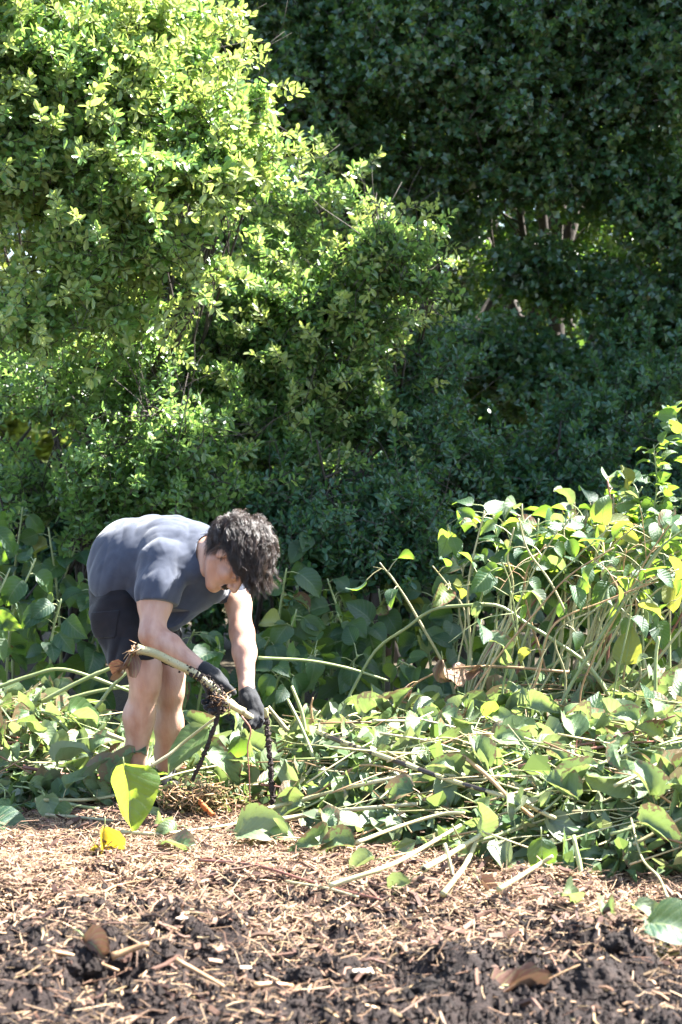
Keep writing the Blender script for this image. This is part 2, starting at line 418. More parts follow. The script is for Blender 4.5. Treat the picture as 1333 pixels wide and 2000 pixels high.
# the shrub in the sun on the left
L_ = px_lobe
left = [L_(20, 40, 9.7, 170, 150, .5), L_(150, 150, 9.6, 170, 140, .5), L_(290, 210, 9.7, 130, 100, .4), L_(60, 300, 9.6, 190, 140, .5),
        L_(250, 350, 9.5, 150, 110, .4), L_(400, 320, 9.6, 110, 85, .35), L_(480, 330, 9.6, 62, 50, .2), L_(330, 470, 9.5, 105, 75, .3),
        L_(140, 490, 9.5, 150, 110, .4), L_(60, 610, 9.5, 110, 70, .35), L_(430, 240, 9.7, 70, 60, .25), L_(-120, 200, 9.7, 170, 260, .5),
        L_(350, 130, 9.9, 90, 70, .3), L_(230, 600, 9.7, 90, 60, .3), L_(385, 545, 9.55, 40, 30, .15), L_(500, 195, 9.7, 32, 26, .12), L_(300, 40, 9.9, 120, 90, .4)]
grow('shrub', 'tall sunlit shrub overhanging at the upper left, sunlight put into its leaf colour', 'shrub', P(100, 0, 10.4)*[1, 1, 0], left, M_SUNLITSHRUB, 11,
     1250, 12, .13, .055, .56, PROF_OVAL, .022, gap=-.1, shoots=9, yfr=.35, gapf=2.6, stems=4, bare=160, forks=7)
low = [L_(200, 740, 10.2, 170, 100, .35), L_(330, 860, 10.0, 140, 90, .3), L_(230, 930, 9.9, 150, 70, .3), L_(90, 760, 10.5, 130, 70, .3),
       L_(380, 960, 9.8, 120, 60, .25), L_(60, 960, 10.3, 90, 60, .3), L_(360, 870, 9.7, 50, 70, .15), L_(290, 810, 9.75, 40, 26, .1), L_(240, 1010, 9.9, 120, 50, .25)]
grow('shrub', 'shaded low shrub with dim green leaves behind the bent back', 'shrub', P(280, 0, 10.5)*[1, 1, 0], low, M_SHRUB, 12,
     1150, 11, .12, .05, .55, PROF_OVAL, .014, gap=-.15, shoots=7, gapf=3.2, stems=5, bare=160, forks=6)
mid = [L_(600, 400, 10.9, 120, 90, .4), L_(500, 470, 11.0, 100, 90, .4), L_(520, 590, 10.7, 120, 90, .4), L_(755, 500, 10.3, 80, 75, .25),
       L_(620, 600, 10.4, 110, 70, .3), L_(740, 620, 10.5, 85, 60, .3), L_(830, 555, 10.3, 45, 18, .12), L_(600, 720, 10.5, 150, 90, .4), L_(440, 690, 10.6, 120, 90, .35),
       L_(700, 790, 10.7, 110, 90, .35), L_(560, 850, 10.4, 130, 90, .35), L_(480, 800, 10.5, 120, 90, .35), L_(740, 470, 10.25, 36, 60, .12), L_(600, 1300, 11.1, 60, 50, .25)]
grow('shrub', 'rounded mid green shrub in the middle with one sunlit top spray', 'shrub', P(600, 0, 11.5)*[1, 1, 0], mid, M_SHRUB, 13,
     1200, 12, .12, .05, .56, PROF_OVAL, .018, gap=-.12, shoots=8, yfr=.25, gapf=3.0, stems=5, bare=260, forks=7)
skirt = [L_(640, 960, 10.2, 130, 70, .3), L_(760, 1000, 10.1, 110, 80, .3), L_(600, 1050, 9.9, 120, 70, .3), L_(800, 1090, 10.0, 90, 70, .25), L_(700, 1080, 9.95, 120, 70, .25), L_(520, 980, 10.0, 110, 60, .25),
         L_(800, 920, 10.4, 70, 50, .2), L_(835, 720, 10.9, 80, 90, .3), L_(830, 830, 10.7, 95, 90, .3), L_(910, 910, 10.8, 80, 70, .25)]
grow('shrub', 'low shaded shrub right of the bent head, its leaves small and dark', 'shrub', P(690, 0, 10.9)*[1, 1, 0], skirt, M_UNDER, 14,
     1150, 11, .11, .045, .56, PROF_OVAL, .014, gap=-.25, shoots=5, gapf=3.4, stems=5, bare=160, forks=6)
under = [L_(1010, 900, 11.2, 140, 60, .4), L_(1200, 830, 11.4, 150, 80, .4), L_(1330, 900, 11.2, 140, 90, .4), L_(1100, 960, 11.0, 150, 70, .35), L_(930, 1010, 10.8, 90, 80, .3), L_(1280, 740, 11.8, 120, 60, .4),
         L_(1100, 1060, 10.6, 170, 90, .3), L_(1400, 1020, 10.8, 150, 100, .4)]
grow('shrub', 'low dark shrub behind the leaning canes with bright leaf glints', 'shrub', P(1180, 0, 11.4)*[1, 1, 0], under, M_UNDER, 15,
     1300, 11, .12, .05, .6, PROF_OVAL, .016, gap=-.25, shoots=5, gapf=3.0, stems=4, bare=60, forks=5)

# the dark maples behind: trunk foot, depth, lobes
def maple(px, Y, top, lobes, seed, label, dens=750, tr=.11, gap=-.28):
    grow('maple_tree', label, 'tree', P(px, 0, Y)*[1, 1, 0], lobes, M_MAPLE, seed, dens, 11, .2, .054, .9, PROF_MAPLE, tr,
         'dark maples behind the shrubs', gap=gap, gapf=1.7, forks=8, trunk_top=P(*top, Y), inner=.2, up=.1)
maple(760, 13.2, (700, 330), [L_(620, 200, 12.6, 170, 150, .7), L_(800, 90, 12.4, 190, 150, .7), L_(560, 20, 12.8, 190, 160, .7), L_(790, 330, 12.7, 150, 110, .6), L_(690, -180, 12.6, 260, 190, .9), L_(880, 430, 12.9, 110, 80, .5), L_(700, 240, 13.6, 220, 200, .6)], 21,
      'dark maple with forked trunk rising just above the sunlit spray')
maple(1060, 13.6, (1120, 420), [L_(980, 190, 12.5, 190, 140, .7), L_(1120, 320, 12.6, 170, 120, .6), L_(960, 340, 12.7, 140, 90, .5), L_(1080, 40, 12.4, 220, 150, .8), L_(1010, -190, 12.6, 280, 190, .9), L_(1160, 560, 13.0, 130, 80, .5), L_(1040, 520, 12.9, 110, 80, .45), L_(960, 690, 12.7, 150, 80, .5), L_(1080, 760, 12.6, 150, 80, .5), L_(840, 740, 12.8, 120, 110, .5)], 22,
      'dark maple with a leaning mossy trunk at mid right')
maple(1300, 13.0, (1290, 400), [L_(1280, 150, 12.3, 180, 150, .7), L_(1330, 400, 12.4, 150, 130, .6), L_(1280, 600, 12.5, 140, 100, .5), L_(1400, 20, 12.2, 230, 190, .8), L_(1260, -190, 12.3, 260, 180, .8), L_(1480, -260, 12.3, 300, 220, .9), L_(1620, -640, 12.5, 290, 250, 1.), L_(1760, -1000, 12.7, 320, 260, 1.1), L_(1900, -500, 12.2, 300, 300, .9), L_(2250, -750, 12.3, 300, 280, .9), L_(2080, -950, 12.7, 330, 280, 1.1), L_(2150, -500, 12.4, 330, 280, 1.1), L_(1440, 620, 12.4, 140, 200, .6), L_(1180, 720, 12.6, 130, 70, .5), L_(1340, 740, 12.3, 140, 70, .5)], 23,
      'dark maple filling the right edge of the view')  # its unseen outer crown lobes, above and right of frame, are added for shade
maple(400, 14.2, (420, 300), [L_(420, 60, 13.2, 190, 130, .6), L_(470, 260, 13.5, 150, 130, .5), L_(330, -140, 13.0, 260, 150, .7), L_(300, 500, 13.8, 220, 160, .6), L_(120, 300, 14.0, 260, 200, .6), L_(520, 520, 13.8, 160, 150, .5), L_(100, 640, 14, 220, 90, .5)], 24,
      'dim maple glimpsed between the sunlit shrub and the dark canopy')
maple(900, 16.0, (910, 300), [L_(900, 120, 15.4, 330, 240, 1.), L_(650, 420, 15.6, 220, 200, .8), L_(1000, 470, 15.6, 190, 90, .8), L_(1250, 250, 15.4, 280, 280, 1.), L_(840, 620, 15.6, 170, 120, .8), L_(1220, 700, 15.6, 220, 130, .8), L_(1000, 820, 15.5, 220, 70, .8), L_(900, -260, 15.4, 400, 220, 1.1), L_(660, 760, 15.6, 200, 140, .8)], 25,
      'farthest dark maple, its trunk thin between nearer crowns', dens=520, tr=.14)
for px, Y, lab, seed in ((60, 13.4, 'dim hedge shrub in the gap at the left edge', 31), (480, 13.8, 'dim hedge shrub behind the low shaded shrub', 32), (860, 14.2, 'dim hedge shrub between the maple trunks', 33), (1240, 14.0, 'dim hedge shrub under the right-hand maple', 34)):
    lb = [L_(px+dx, py, Y+.3*(i % 2), 150, 90, .5) for i, (dx, py) in enumerate(((-130, 960), (60, 980), (190, 930), (-150, 1080), (20, 1090), (160, 1070), (-60, 1150), (110, 1160), (-60, 840), (120, 800), (-170, 760), (10, 700)))]
    if seed == 31: lb = lb[:8]+lb[10:]
    grow('hedge_shrub', lab, 'shrub', P(px, 0, Y)*[1, 1, 0], lb, M_UNDER, seed, 420, 10, .2, .075, .6, PROF_OVAL, .03, 'dim shrubs under the wood', gap=-.6, gapf=1.8, stems=5, forks=4)
_c = lambda x, y, z, r: (np.array([x, y, z]), (r, r*.75, r*.8))  # crown lobe of the unseen maple below, added only to shade the weeds
grow('maple_tree', 'unseen tall maple added past the right edge to shade the weeds', 'tree', (6.2, 12.2, 0), [_c(6.0, 12.0, 6.4, 1.3), _c(5.2, 12.0, 7.4, 1.2), _c(7.2, 12.1, 7.6, 1.3), _c(6.4, 12.1, 8.6, 1.4), _c(7.7, 12.1, 10.2, 1.3), _c(7.8, 12.2, 9.2, 1.2), (np.array([5.3, 11.35, 7.6]), (1.2, .55, .9)), (np.array([6.2, 11.4, 9.0]), (1.2, .55, .9)), (np.array([4.75, 11.15, 8.3]), (.85, .5, .7)), (np.array([6.6, 11.3, 7.4]), (1.1, .55, .8)), _c(4.95, 12.35, 7.4, .95)],
     M_MAPLE, 26, 420, 11, .2, .075, .95, PROF_MAPLE, .16, 'dark maples behind the shrubs', gap=-.4, gapf=1.3, forks=6, inner=.2, up=.1, trunk_top=np.array([6.2, 12.1, 7.]))
# trees beyond in the sun, glimpsed through the gaps
for k, (px, Y, lab) in enumerate([(-60, 27, 'sunlit far tree glimpsed low at the left edge'), (330, 29, 'sunlit far tree glimpsed behind the low shaded shrub'), (760, 31, 'sunlit far tree glimpsed behind the middle shrub'),
                                  (1230, 28, 'sunlit far tree glimpsed behind the right-hand maple')]):
    lb = [L_(px+dx, py, Y, 230, rz, 1.3) for dx, py, rz in ((-90, 560, 150), (110, 640, 160), (0, 330, 190), (60, 80, 190), (-80, 780, 130), (60, 860, 110), (-160, 880, 100))]
    grow('far_tree', lab, 'tree', P(px, 0, Y)*[1, 1, 0], lb, M_FAR, 40+k, 90, 9, .5, .17, .7, PROF_OVAL, .16, 'sunlit trees beyond the wood', gap=-.4, gapf=.8, forks=4, trunk_top=P(px, 500, Y))
# ------------------------------------------------------------------ signed distance fields -> smooth meshes
Y0 = 7.93
def J(px, py, dy=0.): return P(px, py, Y0+dy)
def R(rpx, dy=0.): return rpx*(Y0+dy)/FPX

def cone(a, b, ra, rb):
    a = np.asarray(a, float); b = np.asarray(b, float); ba = b-a; l2 = ba@ba
    def f(p):
        t = np.clip(((p-a)@ba)/l2, 0, 1); return np.linalg.norm(p-a-t[..., None]*ba, axis=-1)-(ra+(rb-ra)*t)
    m = max(ra, rb); f.lo = np.minimum(a, b)-m; f.hi = np.maximum(a, b)+m; return f

def ell(c, r, rot=None):
    c = np.asarray(c, float); r = np.asarray(r, float)
    def f(p):
        q = p-c
        if rot is not None: q = q@rot              # rows of rot.T are the axes
        k0 = np.linalg.norm(q/r, axis=-1); k1 = np.linalg.norm(q/(r*r), axis=-1)
        return k0*(k0-1)/np.maximum(k1, 1e-9)
    m = r.max() if rot is not None else r; f.lo = c-m; f.hi = c+m; return f

def smin(a, b, k):
    if k <= 0: return np.minimum(a, b)
    h = np.maximum(k-np.abs(a-b), 0)/k; return np.minimum(a, b)-h*h*k*.25

class Field:
    def __init__(s, lo, hi, h):
        s.lo = np.asarray(lo, float); s.h = h; s.n = np.ceil((np.asarray(hi)-s.lo)/h).astype(int)+1
        s.a = np.full(s.n, 9., np.float32)
    def like(s):
        o = Field.__new__(Field); o.lo, o.h, o.n = s.lo, s.h, s.n; o.a = np.full(s.n, 9., np.float32); return o
    def block(s, lo, hi):
        i = np.clip(((lo-s.lo)/s.h).astype(int), 0, s.n); j = np.clip(((hi-s.lo)/s.h).astype(int)+2, 0, s.n)
        sl = tuple(slice(a, b) for a, b in zip(i, j))
        g = np.stack(np.meshgrid(*[s.lo[k]+s.h*np.arange(i[k], j[k]) for k in range(3)], indexing='ij'), -1)
        return sl, g
    def add(s, f, k=.02):
        m = k+4*s.h; sl, g = s.block(f.lo-m, f.hi+m)
        if g.size: s.a[sl] = smin(s.a[sl], f(g), k)
        return s
    def sub(s, f, k=.005):
        m = k+4*s.h; sl, g = s.block(f.lo-m, f.hi+m)
        if g.size: s.a[sl] = -smin(-s.a[sl], f(g), k)
        return s
    def pts(s): return s.block(s.lo, s.lo+s.h*s.n)[1]
    def cut(s, c, n):
        """keep the side of the plane that n points away from"""
        g = s.pts(); s.a = np.maximum(s.a, ((g-np.asarray(c))@unit(n)).astype(np.float32)); return s
    def disp(s, f, lo=None, hi=None):
        sl, g = s.block(s.lo if lo is None else np.asarray(lo), s.lo+s.h*s.n if hi is None else np.asarray(hi))
        near = np.abs(s.a[sl]) < .03
        blk = s.a[sl]; blk[near] += f(g[near]).astype(np.float32); s.a[sl] = blk; return s
    def mesh(s, name, smooth_iter=1):
        a = s.a; a[[0, -1]] = 9; a[:, [0, -1]] = 9; a[:, :, [0, -1]] = 9
        ins = a < 0
        cnt = sum(ins[i:a.shape[0]-1+i, j:a.shape[1]-1+j, k:a.shape[2]-1+k].astype(np.int8) for i in (0, 1) for j in (0, 1) for k in (0, 1))
        act = (cnt > 0) & (cnt < 8); I = np.argwhere(act)
        vid = np.full(act.shape, -1, np.int64); vid[act] = np.arange(len(I))
        acc = np.zeros((len(I), 3)); num = np.zeros(len(I))
        cs = [(i, j, k) for i in (0, 1) for j in (0, 1) for k in (0, 1)]
        for p in cs:
            for ax in range(3):
                if p[ax]: continue
                q = list(p); q[ax] = 1
                va = a[I[:, 0]+p[0], I[:, 1]+p[1], I[:, 2]+p[2]]; vb = a[I[:, 0]+q[0], I[:, 1]+q[1], I[:, 2]+q[2]]
                c = (va < 0) != (vb < 0); t = va/np.where(c, va-vb, 1)
                pos = np.tile(np.array(p, float), (len(I), 1)); pos[:, ax] += t
                acc[c] += pos[c]; num[c] += 1
        V = s.lo+s.h*(I+acc/np.maximum(num, 1)[:, None])
        Qs = []
        for ax in range(3):
            u, w = [(1, 2), (2, 0), (0, 1)][ax]
            sl0 = [slice(None)]*3; sl1 = [slice(None)]*3; sl0[ax] = slice(0, -1); sl1[ax] = slice(1, None)
            A = ins[tuple(sl0)]; B = ins[tuple(sl1)]; E = np.argwhere(A != B)
            E = E[(E[:, u] > 0) & (E[:, w] > 0) & (E[:, u] < a.shape[u]-1) & (E[:, w] < a.shape[w]-1)]
            if not len(E): continue
            def v(du, dw):
                e = E.copy(); e[:, u] += du; e[:, w] += dw; return vid[e[:, 0], e[:, 1], e[:, 2]]
            q = np.stack([v(-1, -1), v(0, -1), v(0, 0), v(-1, 0)], -1)
            flip = ~A[E[:, 0], E[:, 1], E[:, 2]]; q[flip] = q[flip][:, ::-1]; Qs.append(q)
        Q = np.concatenate(Qs); Q = Q[(Q >= 0).all(1)]
        for _ in range(smooth_iter):
            m = np.zeros_like(V); d = np.zeros(len(V))
            for x in range(4):
                y = (x+1) % 4
                np.add.at(m, Q[:, x], V[Q[:, y]]); np.add.at(d, Q[:, x], 1); np.add.at(m, Q[:, y], V[Q[:, x]]); np.add.at(d, Q[:, y], 1)
            V = V*.5+m/np.maximum(d, 1)[:, None]*.5
        return mesh_np(name, V, [Q])

def px_cone(a, b, ra, rb): return cone(J(*a), J(*b), R(ra, a[2]), R(rb, b[2]))
def px_ell(px, py, dy, rx, rz, ry, ang=0.):
    c, s_ = math.cos(ang), math.sin(ang)
    rot = np.array([[c, 0, -s_], [0, 1, 0], [s_, 0, c]])        # turned in the picture's upright plane
    return ell(J(px, py, dy), (R(rx, dy), ry, R(rz, dy)), rot)

# joints: photo px, photo py, depth from the man's middle
HIP_N, KNEE_N, ANK_N = (238, 1190, -.07), (285, 1338, -.15), (266, 1525, -.09)
HIP_F, KNEE_F, ANK_F = (292, 1190, .08), (333, 1350, .02), (322, 1530, .08)
SH_N, EL_N, WR_N = (318, 1092, -.20), (297, 1240, -.33), (400, 1312, -.37)
SH_F, EL_F, WR_F = (452, 1122, .03), (473, 1237, -.12), (483, 1350, -.26)
NECK = (398, 1078, -.14)

# head frame: forward, up, towards his left
HF = unit(np.array([.31, -.25, -.92])); HU = unit(np.array([.90, -.30, .38])-HF*np.dot(HF, [.90, -.30, .38])); HL = np.cross(HU, HF)
EAR = J(434, 1082, -.36); HS = 1.06
HC = EAR+HL*.074*HS
HR = np.stack([HL, HF, HU], 1)                                   # columns: axes of the head
def H(l, f, u): return HC+HR@(np.array([l, f, u])*HS)
def hell(l, f, u, rl, rf, ru, tilt=0.):
    c, s_ = math.cos(tilt), math.sin(tilt)
    return ell(H(l, f, u), np.array([rl, rf, ru])*HS, HR@np.array([[1, 0, 0], [0, c, -s_], [0, s_, c]]))
def hcone(a, b, ra, rb): return cone(H(*a), H(*b), ra*HS, rb*HS)

def body_field():
    B = Field((-1.12, 7.25, -.03), (-.2, 8.3, 1.42), .004)
    # legs
    for hip, knee, ank, k, wd in ((HIP_N, KNEE_N, ANK_N, 'n', .95), (HIP_F, KNEE_F, ANK_F, 'f', .89)):
        kx, ky, kd = knee; ax, ay, ad = ank
        B.add(px_cone(hip, (kx-2, ky-30, kd), 52*wd, 33*wd), .03)
        B.add(px_cone((kx-2, ky-30, kd), (kx, ky, kd-.005), 33*wd, 29.5*wd), .03)
        B.add(px_ell(kx+4, ky-6, kd-.03, 20*wd, 23*wd, .040), .035)                 # kneecap
        B.add(px_cone((kx-3, ky, kd), (kx-13 if k == 'n' else kx-3, ky+62, kd+.035), 27*wd, 29.5*wd), .03)   # calf
        B.add(px_cone((kx-13 if k == 'n' else kx-3, ky+62, kd+.035), (ax, ay-60, ad+.012), 29.5*wd, 21*wd), .04)
        B.add(px_cone((kx+2, ky+10, kd-.02), (ax+3, ay-20, ad-.012), 20*wd, 14*wd), .03)   # shin
        B.add(px_cone((ax, ay-60, ad+.012), (ax, ay+6, ad), 21*wd, 17*wd), .03)
        B.add(cone(J(ax, ay+22, ad+.02), J(ax, ay+22, ad+.02)*[1, 1, 0]+[0, 0, .035], .038, .036), .02)
        t = J(ax, ay, ad)*[1, 1, 0]; B.add(cone(t+[0, .02, .05], t+[.07, -.14, .03], .04, .03), .02)
    # trunk, under the shirt
    B.add(px_ell(236, 1160, .02, 50, 50, .13), .05); B.add(px_ell(268, 1105, 0, 70, 66, .13), .08)
    B.add(px_ell(330, 1104, -.06, 66, 62, .125), .08); B.add(px_ell(385, 1102, -.1, 52, 50, .115), .08)
    B.add(px_cone(SH_N, SH_F, 30, 30), .05)
    # arms
    B.add(px_cone(SH_N, (304, 1180, -.275), 30, 31), .03); B.add(px_cone((304, 1180, -.275), EL_N, 30, 24), .03)
    B.add(px_ell(300, 1165, -.27, 29, 40, .055), .03)
    B.add(px_cone(EL_N, (330, 1262, -.345), 23, 23.5), .03); B.add(px_cone((330, 1262, -.345), WR_N, 23.5, 14.5), .03)
    B.add(px_cone(WR_N, (420, 1330, -.37), 15, 15), .02)
    B.add(px_cone(SH_F, (466, 1180, -.05), 30, 23.5), .03); B.add(px_cone((466, 1180, -.05), EL_F, 23.5, 22), .03)
    B.add(px_cone(EL_F, (478, 1272, -.165), 22, 22), .03); B.add(px_cone((478, 1272, -.165), WR_F, 22, 14.5), .03)
    B.add(px_cone(WR_F, (492, 1375, -.28), 14.5, 14), .02)
    # neck and head
    B.add(cone(J(*NECK), H(0, -.03, -.04), .066, .058), .03)
    B.add(cone(J(390, 1108, -.19), H(0, .01, -.06), .05, .045), .03)
    B.add(hell(0, -.012, .045, .077, .098, .088), .02); B.add(hell(0, .04, -.02, .062, .062, .085), .025)
    for s_ in (-1, 1):
        B.add(hcone((s_*.054, .0, -.045), (s_*.022, .075, -.098), .022, .019), .03)       # jaw
        B.add(hell(s_*.044, .066, -.018, .024, .02, .022), .02)                            # cheekbone
    B.add(hell(0, .082, -.1, .022, .02, .018), .02)
    B.add(hcone((-.036, .086, .028), (.036, .086, .028), .015, .015), .015)                # brow
    for s_ in (-1, 1): B.sub(hell(s_*.032, .104, .006, .017, .017, .013), .012)
    for s_ in (-1, 1):
        B.add(hell(s_*.031, .083, .005, .0135, .0135, .0125), .002)                        # closed lids
        B.add(hcone((s_*.045, .092, -.001), (s_*.018, .096, -.003), .0035, .0035), .004)
    B.add(hcone((0, .098, .016), (0, .122, -.026), .0085, .0125), .012)                    # nose
    for s_ in (-1, 1): B.add(hell(s_*.013, .109, -.031, .0095, .011, .009), .006)
    B.add(hell(0, .098, -.042, .024, .010, .012), .012)
    B.add(hell(0, .1005, -.0545, .023, .010, .0055), .004); B.add(hell(0, .0985, -.0655, .020, .010, .0065), .004)
    B.sub(hcone((-.024, .112, -.060), (.024, .112, -.060), .0032, .0032), .003)
    for s_ in (-1, 1):                                                                     # ears
        B.add(hell(s_*.079, -.004, .014, .010, .02, .033, .2), .006)
        B.sub(hell(s_*.090, .001, .018, .006, .010, .018, .2), .004)
        B.add(hell(s_*.082, .001, -.011, .006, .010, .010), .005)
    B.disp(lambda p: fbm(p*22, 2, 4)*.0016)
    return B

def folds(p, d, freq, amp, seed):
    """soft ridges that run along direction d"""
    d = unit(np.asarray(d)); q = p-(p@d)[:, None]*d*.82
    return amp*(1-2*np.abs(vnoise(q*freq, seed)))

def shirt_field():
    T = Field((-1.1, 7.3, .55), (-.25, 8.3, 1.3), .004)
    T.add(px_ell(226, 1132, .02, 55, 55, .155), .03); T.add(px_ell(262, 1100, .0, 89, 92, .175), .05)
    T.add(px_ell(322, 1098, -.06, 88, 90, .18), .06); T.add(px_ell(386, 1100, -.11, 66, 68, .165, .3), .06)
    T.add(px_cone((300, 1178, -.08), (330, 1186, -.12), 40, 36), .06); T.add(px_cone((330, 1186, -.12), (412, 1146, -.12), 36, 34), .06)
    T.add(px_cone((330, 1060, -.1), (410, 1078, -.12), 52, 46), .05)
    T.add(px_cone((318, 1096, -.205), (308, 1150, -.258), 46, 44), .05); T.add(px_cone((308, 1150, -.258), (305, 1205, -.295), 43, 40), .04)
    T.add(px_cone((430, 1105, -.03), SH_F, 42, 34), .05); T.add(px_cone(SH_F, (467, 1205, -.065), 35, 29), .03)
    T.disp(lambda p: folds(p, (.35, -.2, .9), 10, .010, 3)+folds(p, (.6, -.2, .75), 15, .0045, 9)+folds(p, (.25, 0, 1), 24, .003, 5)+folds(p, (.7, -.3, .5), 30, .001, 15)-.006)
    sh = J(330, 1095, -.3)
    def rays(p):                                            # creases that fan out from the armpit and shoulder
        v = p-sh; r = np.linalg.norm(v, axis=-1); a = np.arctan2(v[:, 2], v[:, 0])
        return -.002*np.maximum(0, np.sin(a*7+vnoise(p*9, 8)*1.6))**2*np.exp(-((r-.12)/.08)**2)*(p[:, 1] < 7.8)
    T.disp(rays)
    T.cut(J(218, 1174, 0), (-.58, .12, -.8))                  # bottom hem
    # sleeve hems
    def cutend(c, n, rad):
        g = T.pts(); c = J(*c); m = (np.linalg.norm(g-c, axis=-1) < rad)
        T.a[m] = np.maximum(T.a[m], ((g[m]-c)@unit(n)).astype(np.float32))
    cutend((308, 1180, -.27), (-.05, -.3, -1), .15); cutend((464, 1176, -.04), (.10, -.1, -1), .14)
    # hollow the openings
    T.sub(px_cone((307, 1197, -.28), (306, 1250, -.30), 32.5, 33), .002); T.sub(px_cone((466, 1194, -.055), (468, 1235, -.09), 25, 25.5), .002)
    T.sub(cone(J(*NECK)+unit(H(0, -.02, -.05)-J(*NECK))*.035, H(0, -.01, -.03), .07, .078), .004)
    
    return T

def shorts_field():
    G = Field((-1.1, 7.45, .38), (-.45, 8.25, 1.05), .004)
    G.add(px_ell(234, 1158, .02, 62, 62, .16), .03)
    N = G.like(); Fr = G.like()
    N.add(px_cone((241, 1190, -.05), (265, 1310, -.135), 66, 55), .02); Fr.add(px_cone((300, 1195, .06), (334, 1340, .03), 52, 33), .02)
    N.cut(J(264, 1297, -.13), (.16, -.15, -1)); Fr.cut(J(338, 1317, .03), (.06, -.12, -1))
    G.a = smin(G.a, N.a, .03); G.a = smin(G.a, Fr.a, .03)
    G.disp(lambda p: folds(p, (.3, -.2, .9), 12, .009, 21)+folds(p, (.9, -.3, -.2), 13, .009, 23)+folds(p, (.9, -.3, .2), 26, .004, 25)-.005)
    outer = G.a.copy()
    G.sub(px_cone((266, 1320, -.135), (270, 1358, -.145), 47, 47), .002); G.sub(px_cone((336, 1332, .03), (342, 1370, .03), 27.5, 28), .002)
    return G, outer

def hand_mesh(name, palm, fingers, h=.0025, disp=True):
    pts = np.concatenate([J(*p[:3])[None] for c in palm+fingers for p in c]); F_ = Field(pts.min(0)-.05, pts.max(0)+.05, h)
    for c in palm:
        for a, b in zip(c[:-1], c[1:]): F_.add(cone(J(*a[:3]), J(*b[:3]), R(a[3]), R(b[3])), .014)
    for c in fingers:
        f2 = F_.like()
        for a, b in zip(c[:-1], c[1:]): f2.add(cone(J(*a[:3]), J(*b[:3]), R(a[3]), R(b[3])), .004)
        F_.a = smin(F_.a, f2.a, .004)
    if disp: F_.disp(lambda p: folds(p, (.4, 0, -1), 45, .0015, 2)+fbm(p*60, 2, 3)*.0008)
    return F_.mesh(name, 1)

M_SKIN = solid_mat('skin', (.33, .165, .11), (.47, .29, .215), 13, .5, .4, 160, .002, .7, sss=.1, stretch=(1.6, 1.6, .6))
M_SHIRT = solid_mat('blue_grey_cotton', (.036, .043, .064), (.048, .056, .080), 30, .85, .2, 900, .0008, .5, sheen=.25)
M_SHORTS = solid_mat('dark_cotton', (.007, .0065, .009), (.013, .011, .0135), 26, .85, .2, 700, .001, .5, sheen=.15)
M_GLOVE = solid_mat('black_knit', (.005, .0052, .0065), (.011, .0115, .014), 120, .8, .25, 900, .001, .7, sheen=.2)
M_SOCK = solid_mat('navy_sock', (.005, .005, .011), (.011, .011, .02), 80, .9, .2, 600, .001)
M_SHOE = solid_mat('dark_shoe', (.005, .005, .006), (.014, .014, .016), 40, .6, .3, 200, .001)

def hair_mat():
    m, N, L = new_mat('brown_hair'); g = N.new('ShaderNodeNewGeometry')
    r = ramp(N, [(0, (.012, .007, .005)), (.55, (.032, .019, .013)), (1, (.085, .05, .033))]); L.new(g.outputs['Random Per Island'], r.inputs[0])
    p = N.new('ShaderNodeBsdfPrincipled'); L.new(r.outputs[0], p.inputs['Base Color'])
    p.inputs['Roughness'].default_value = .36; p.inputs['Specular IOR Level'].default_value = .6
    o = N.new('ShaderNodeOutputMaterial'); L.new(p.outputs[0], o.inputs[0]); return m
M_HAIR = hair_mat()

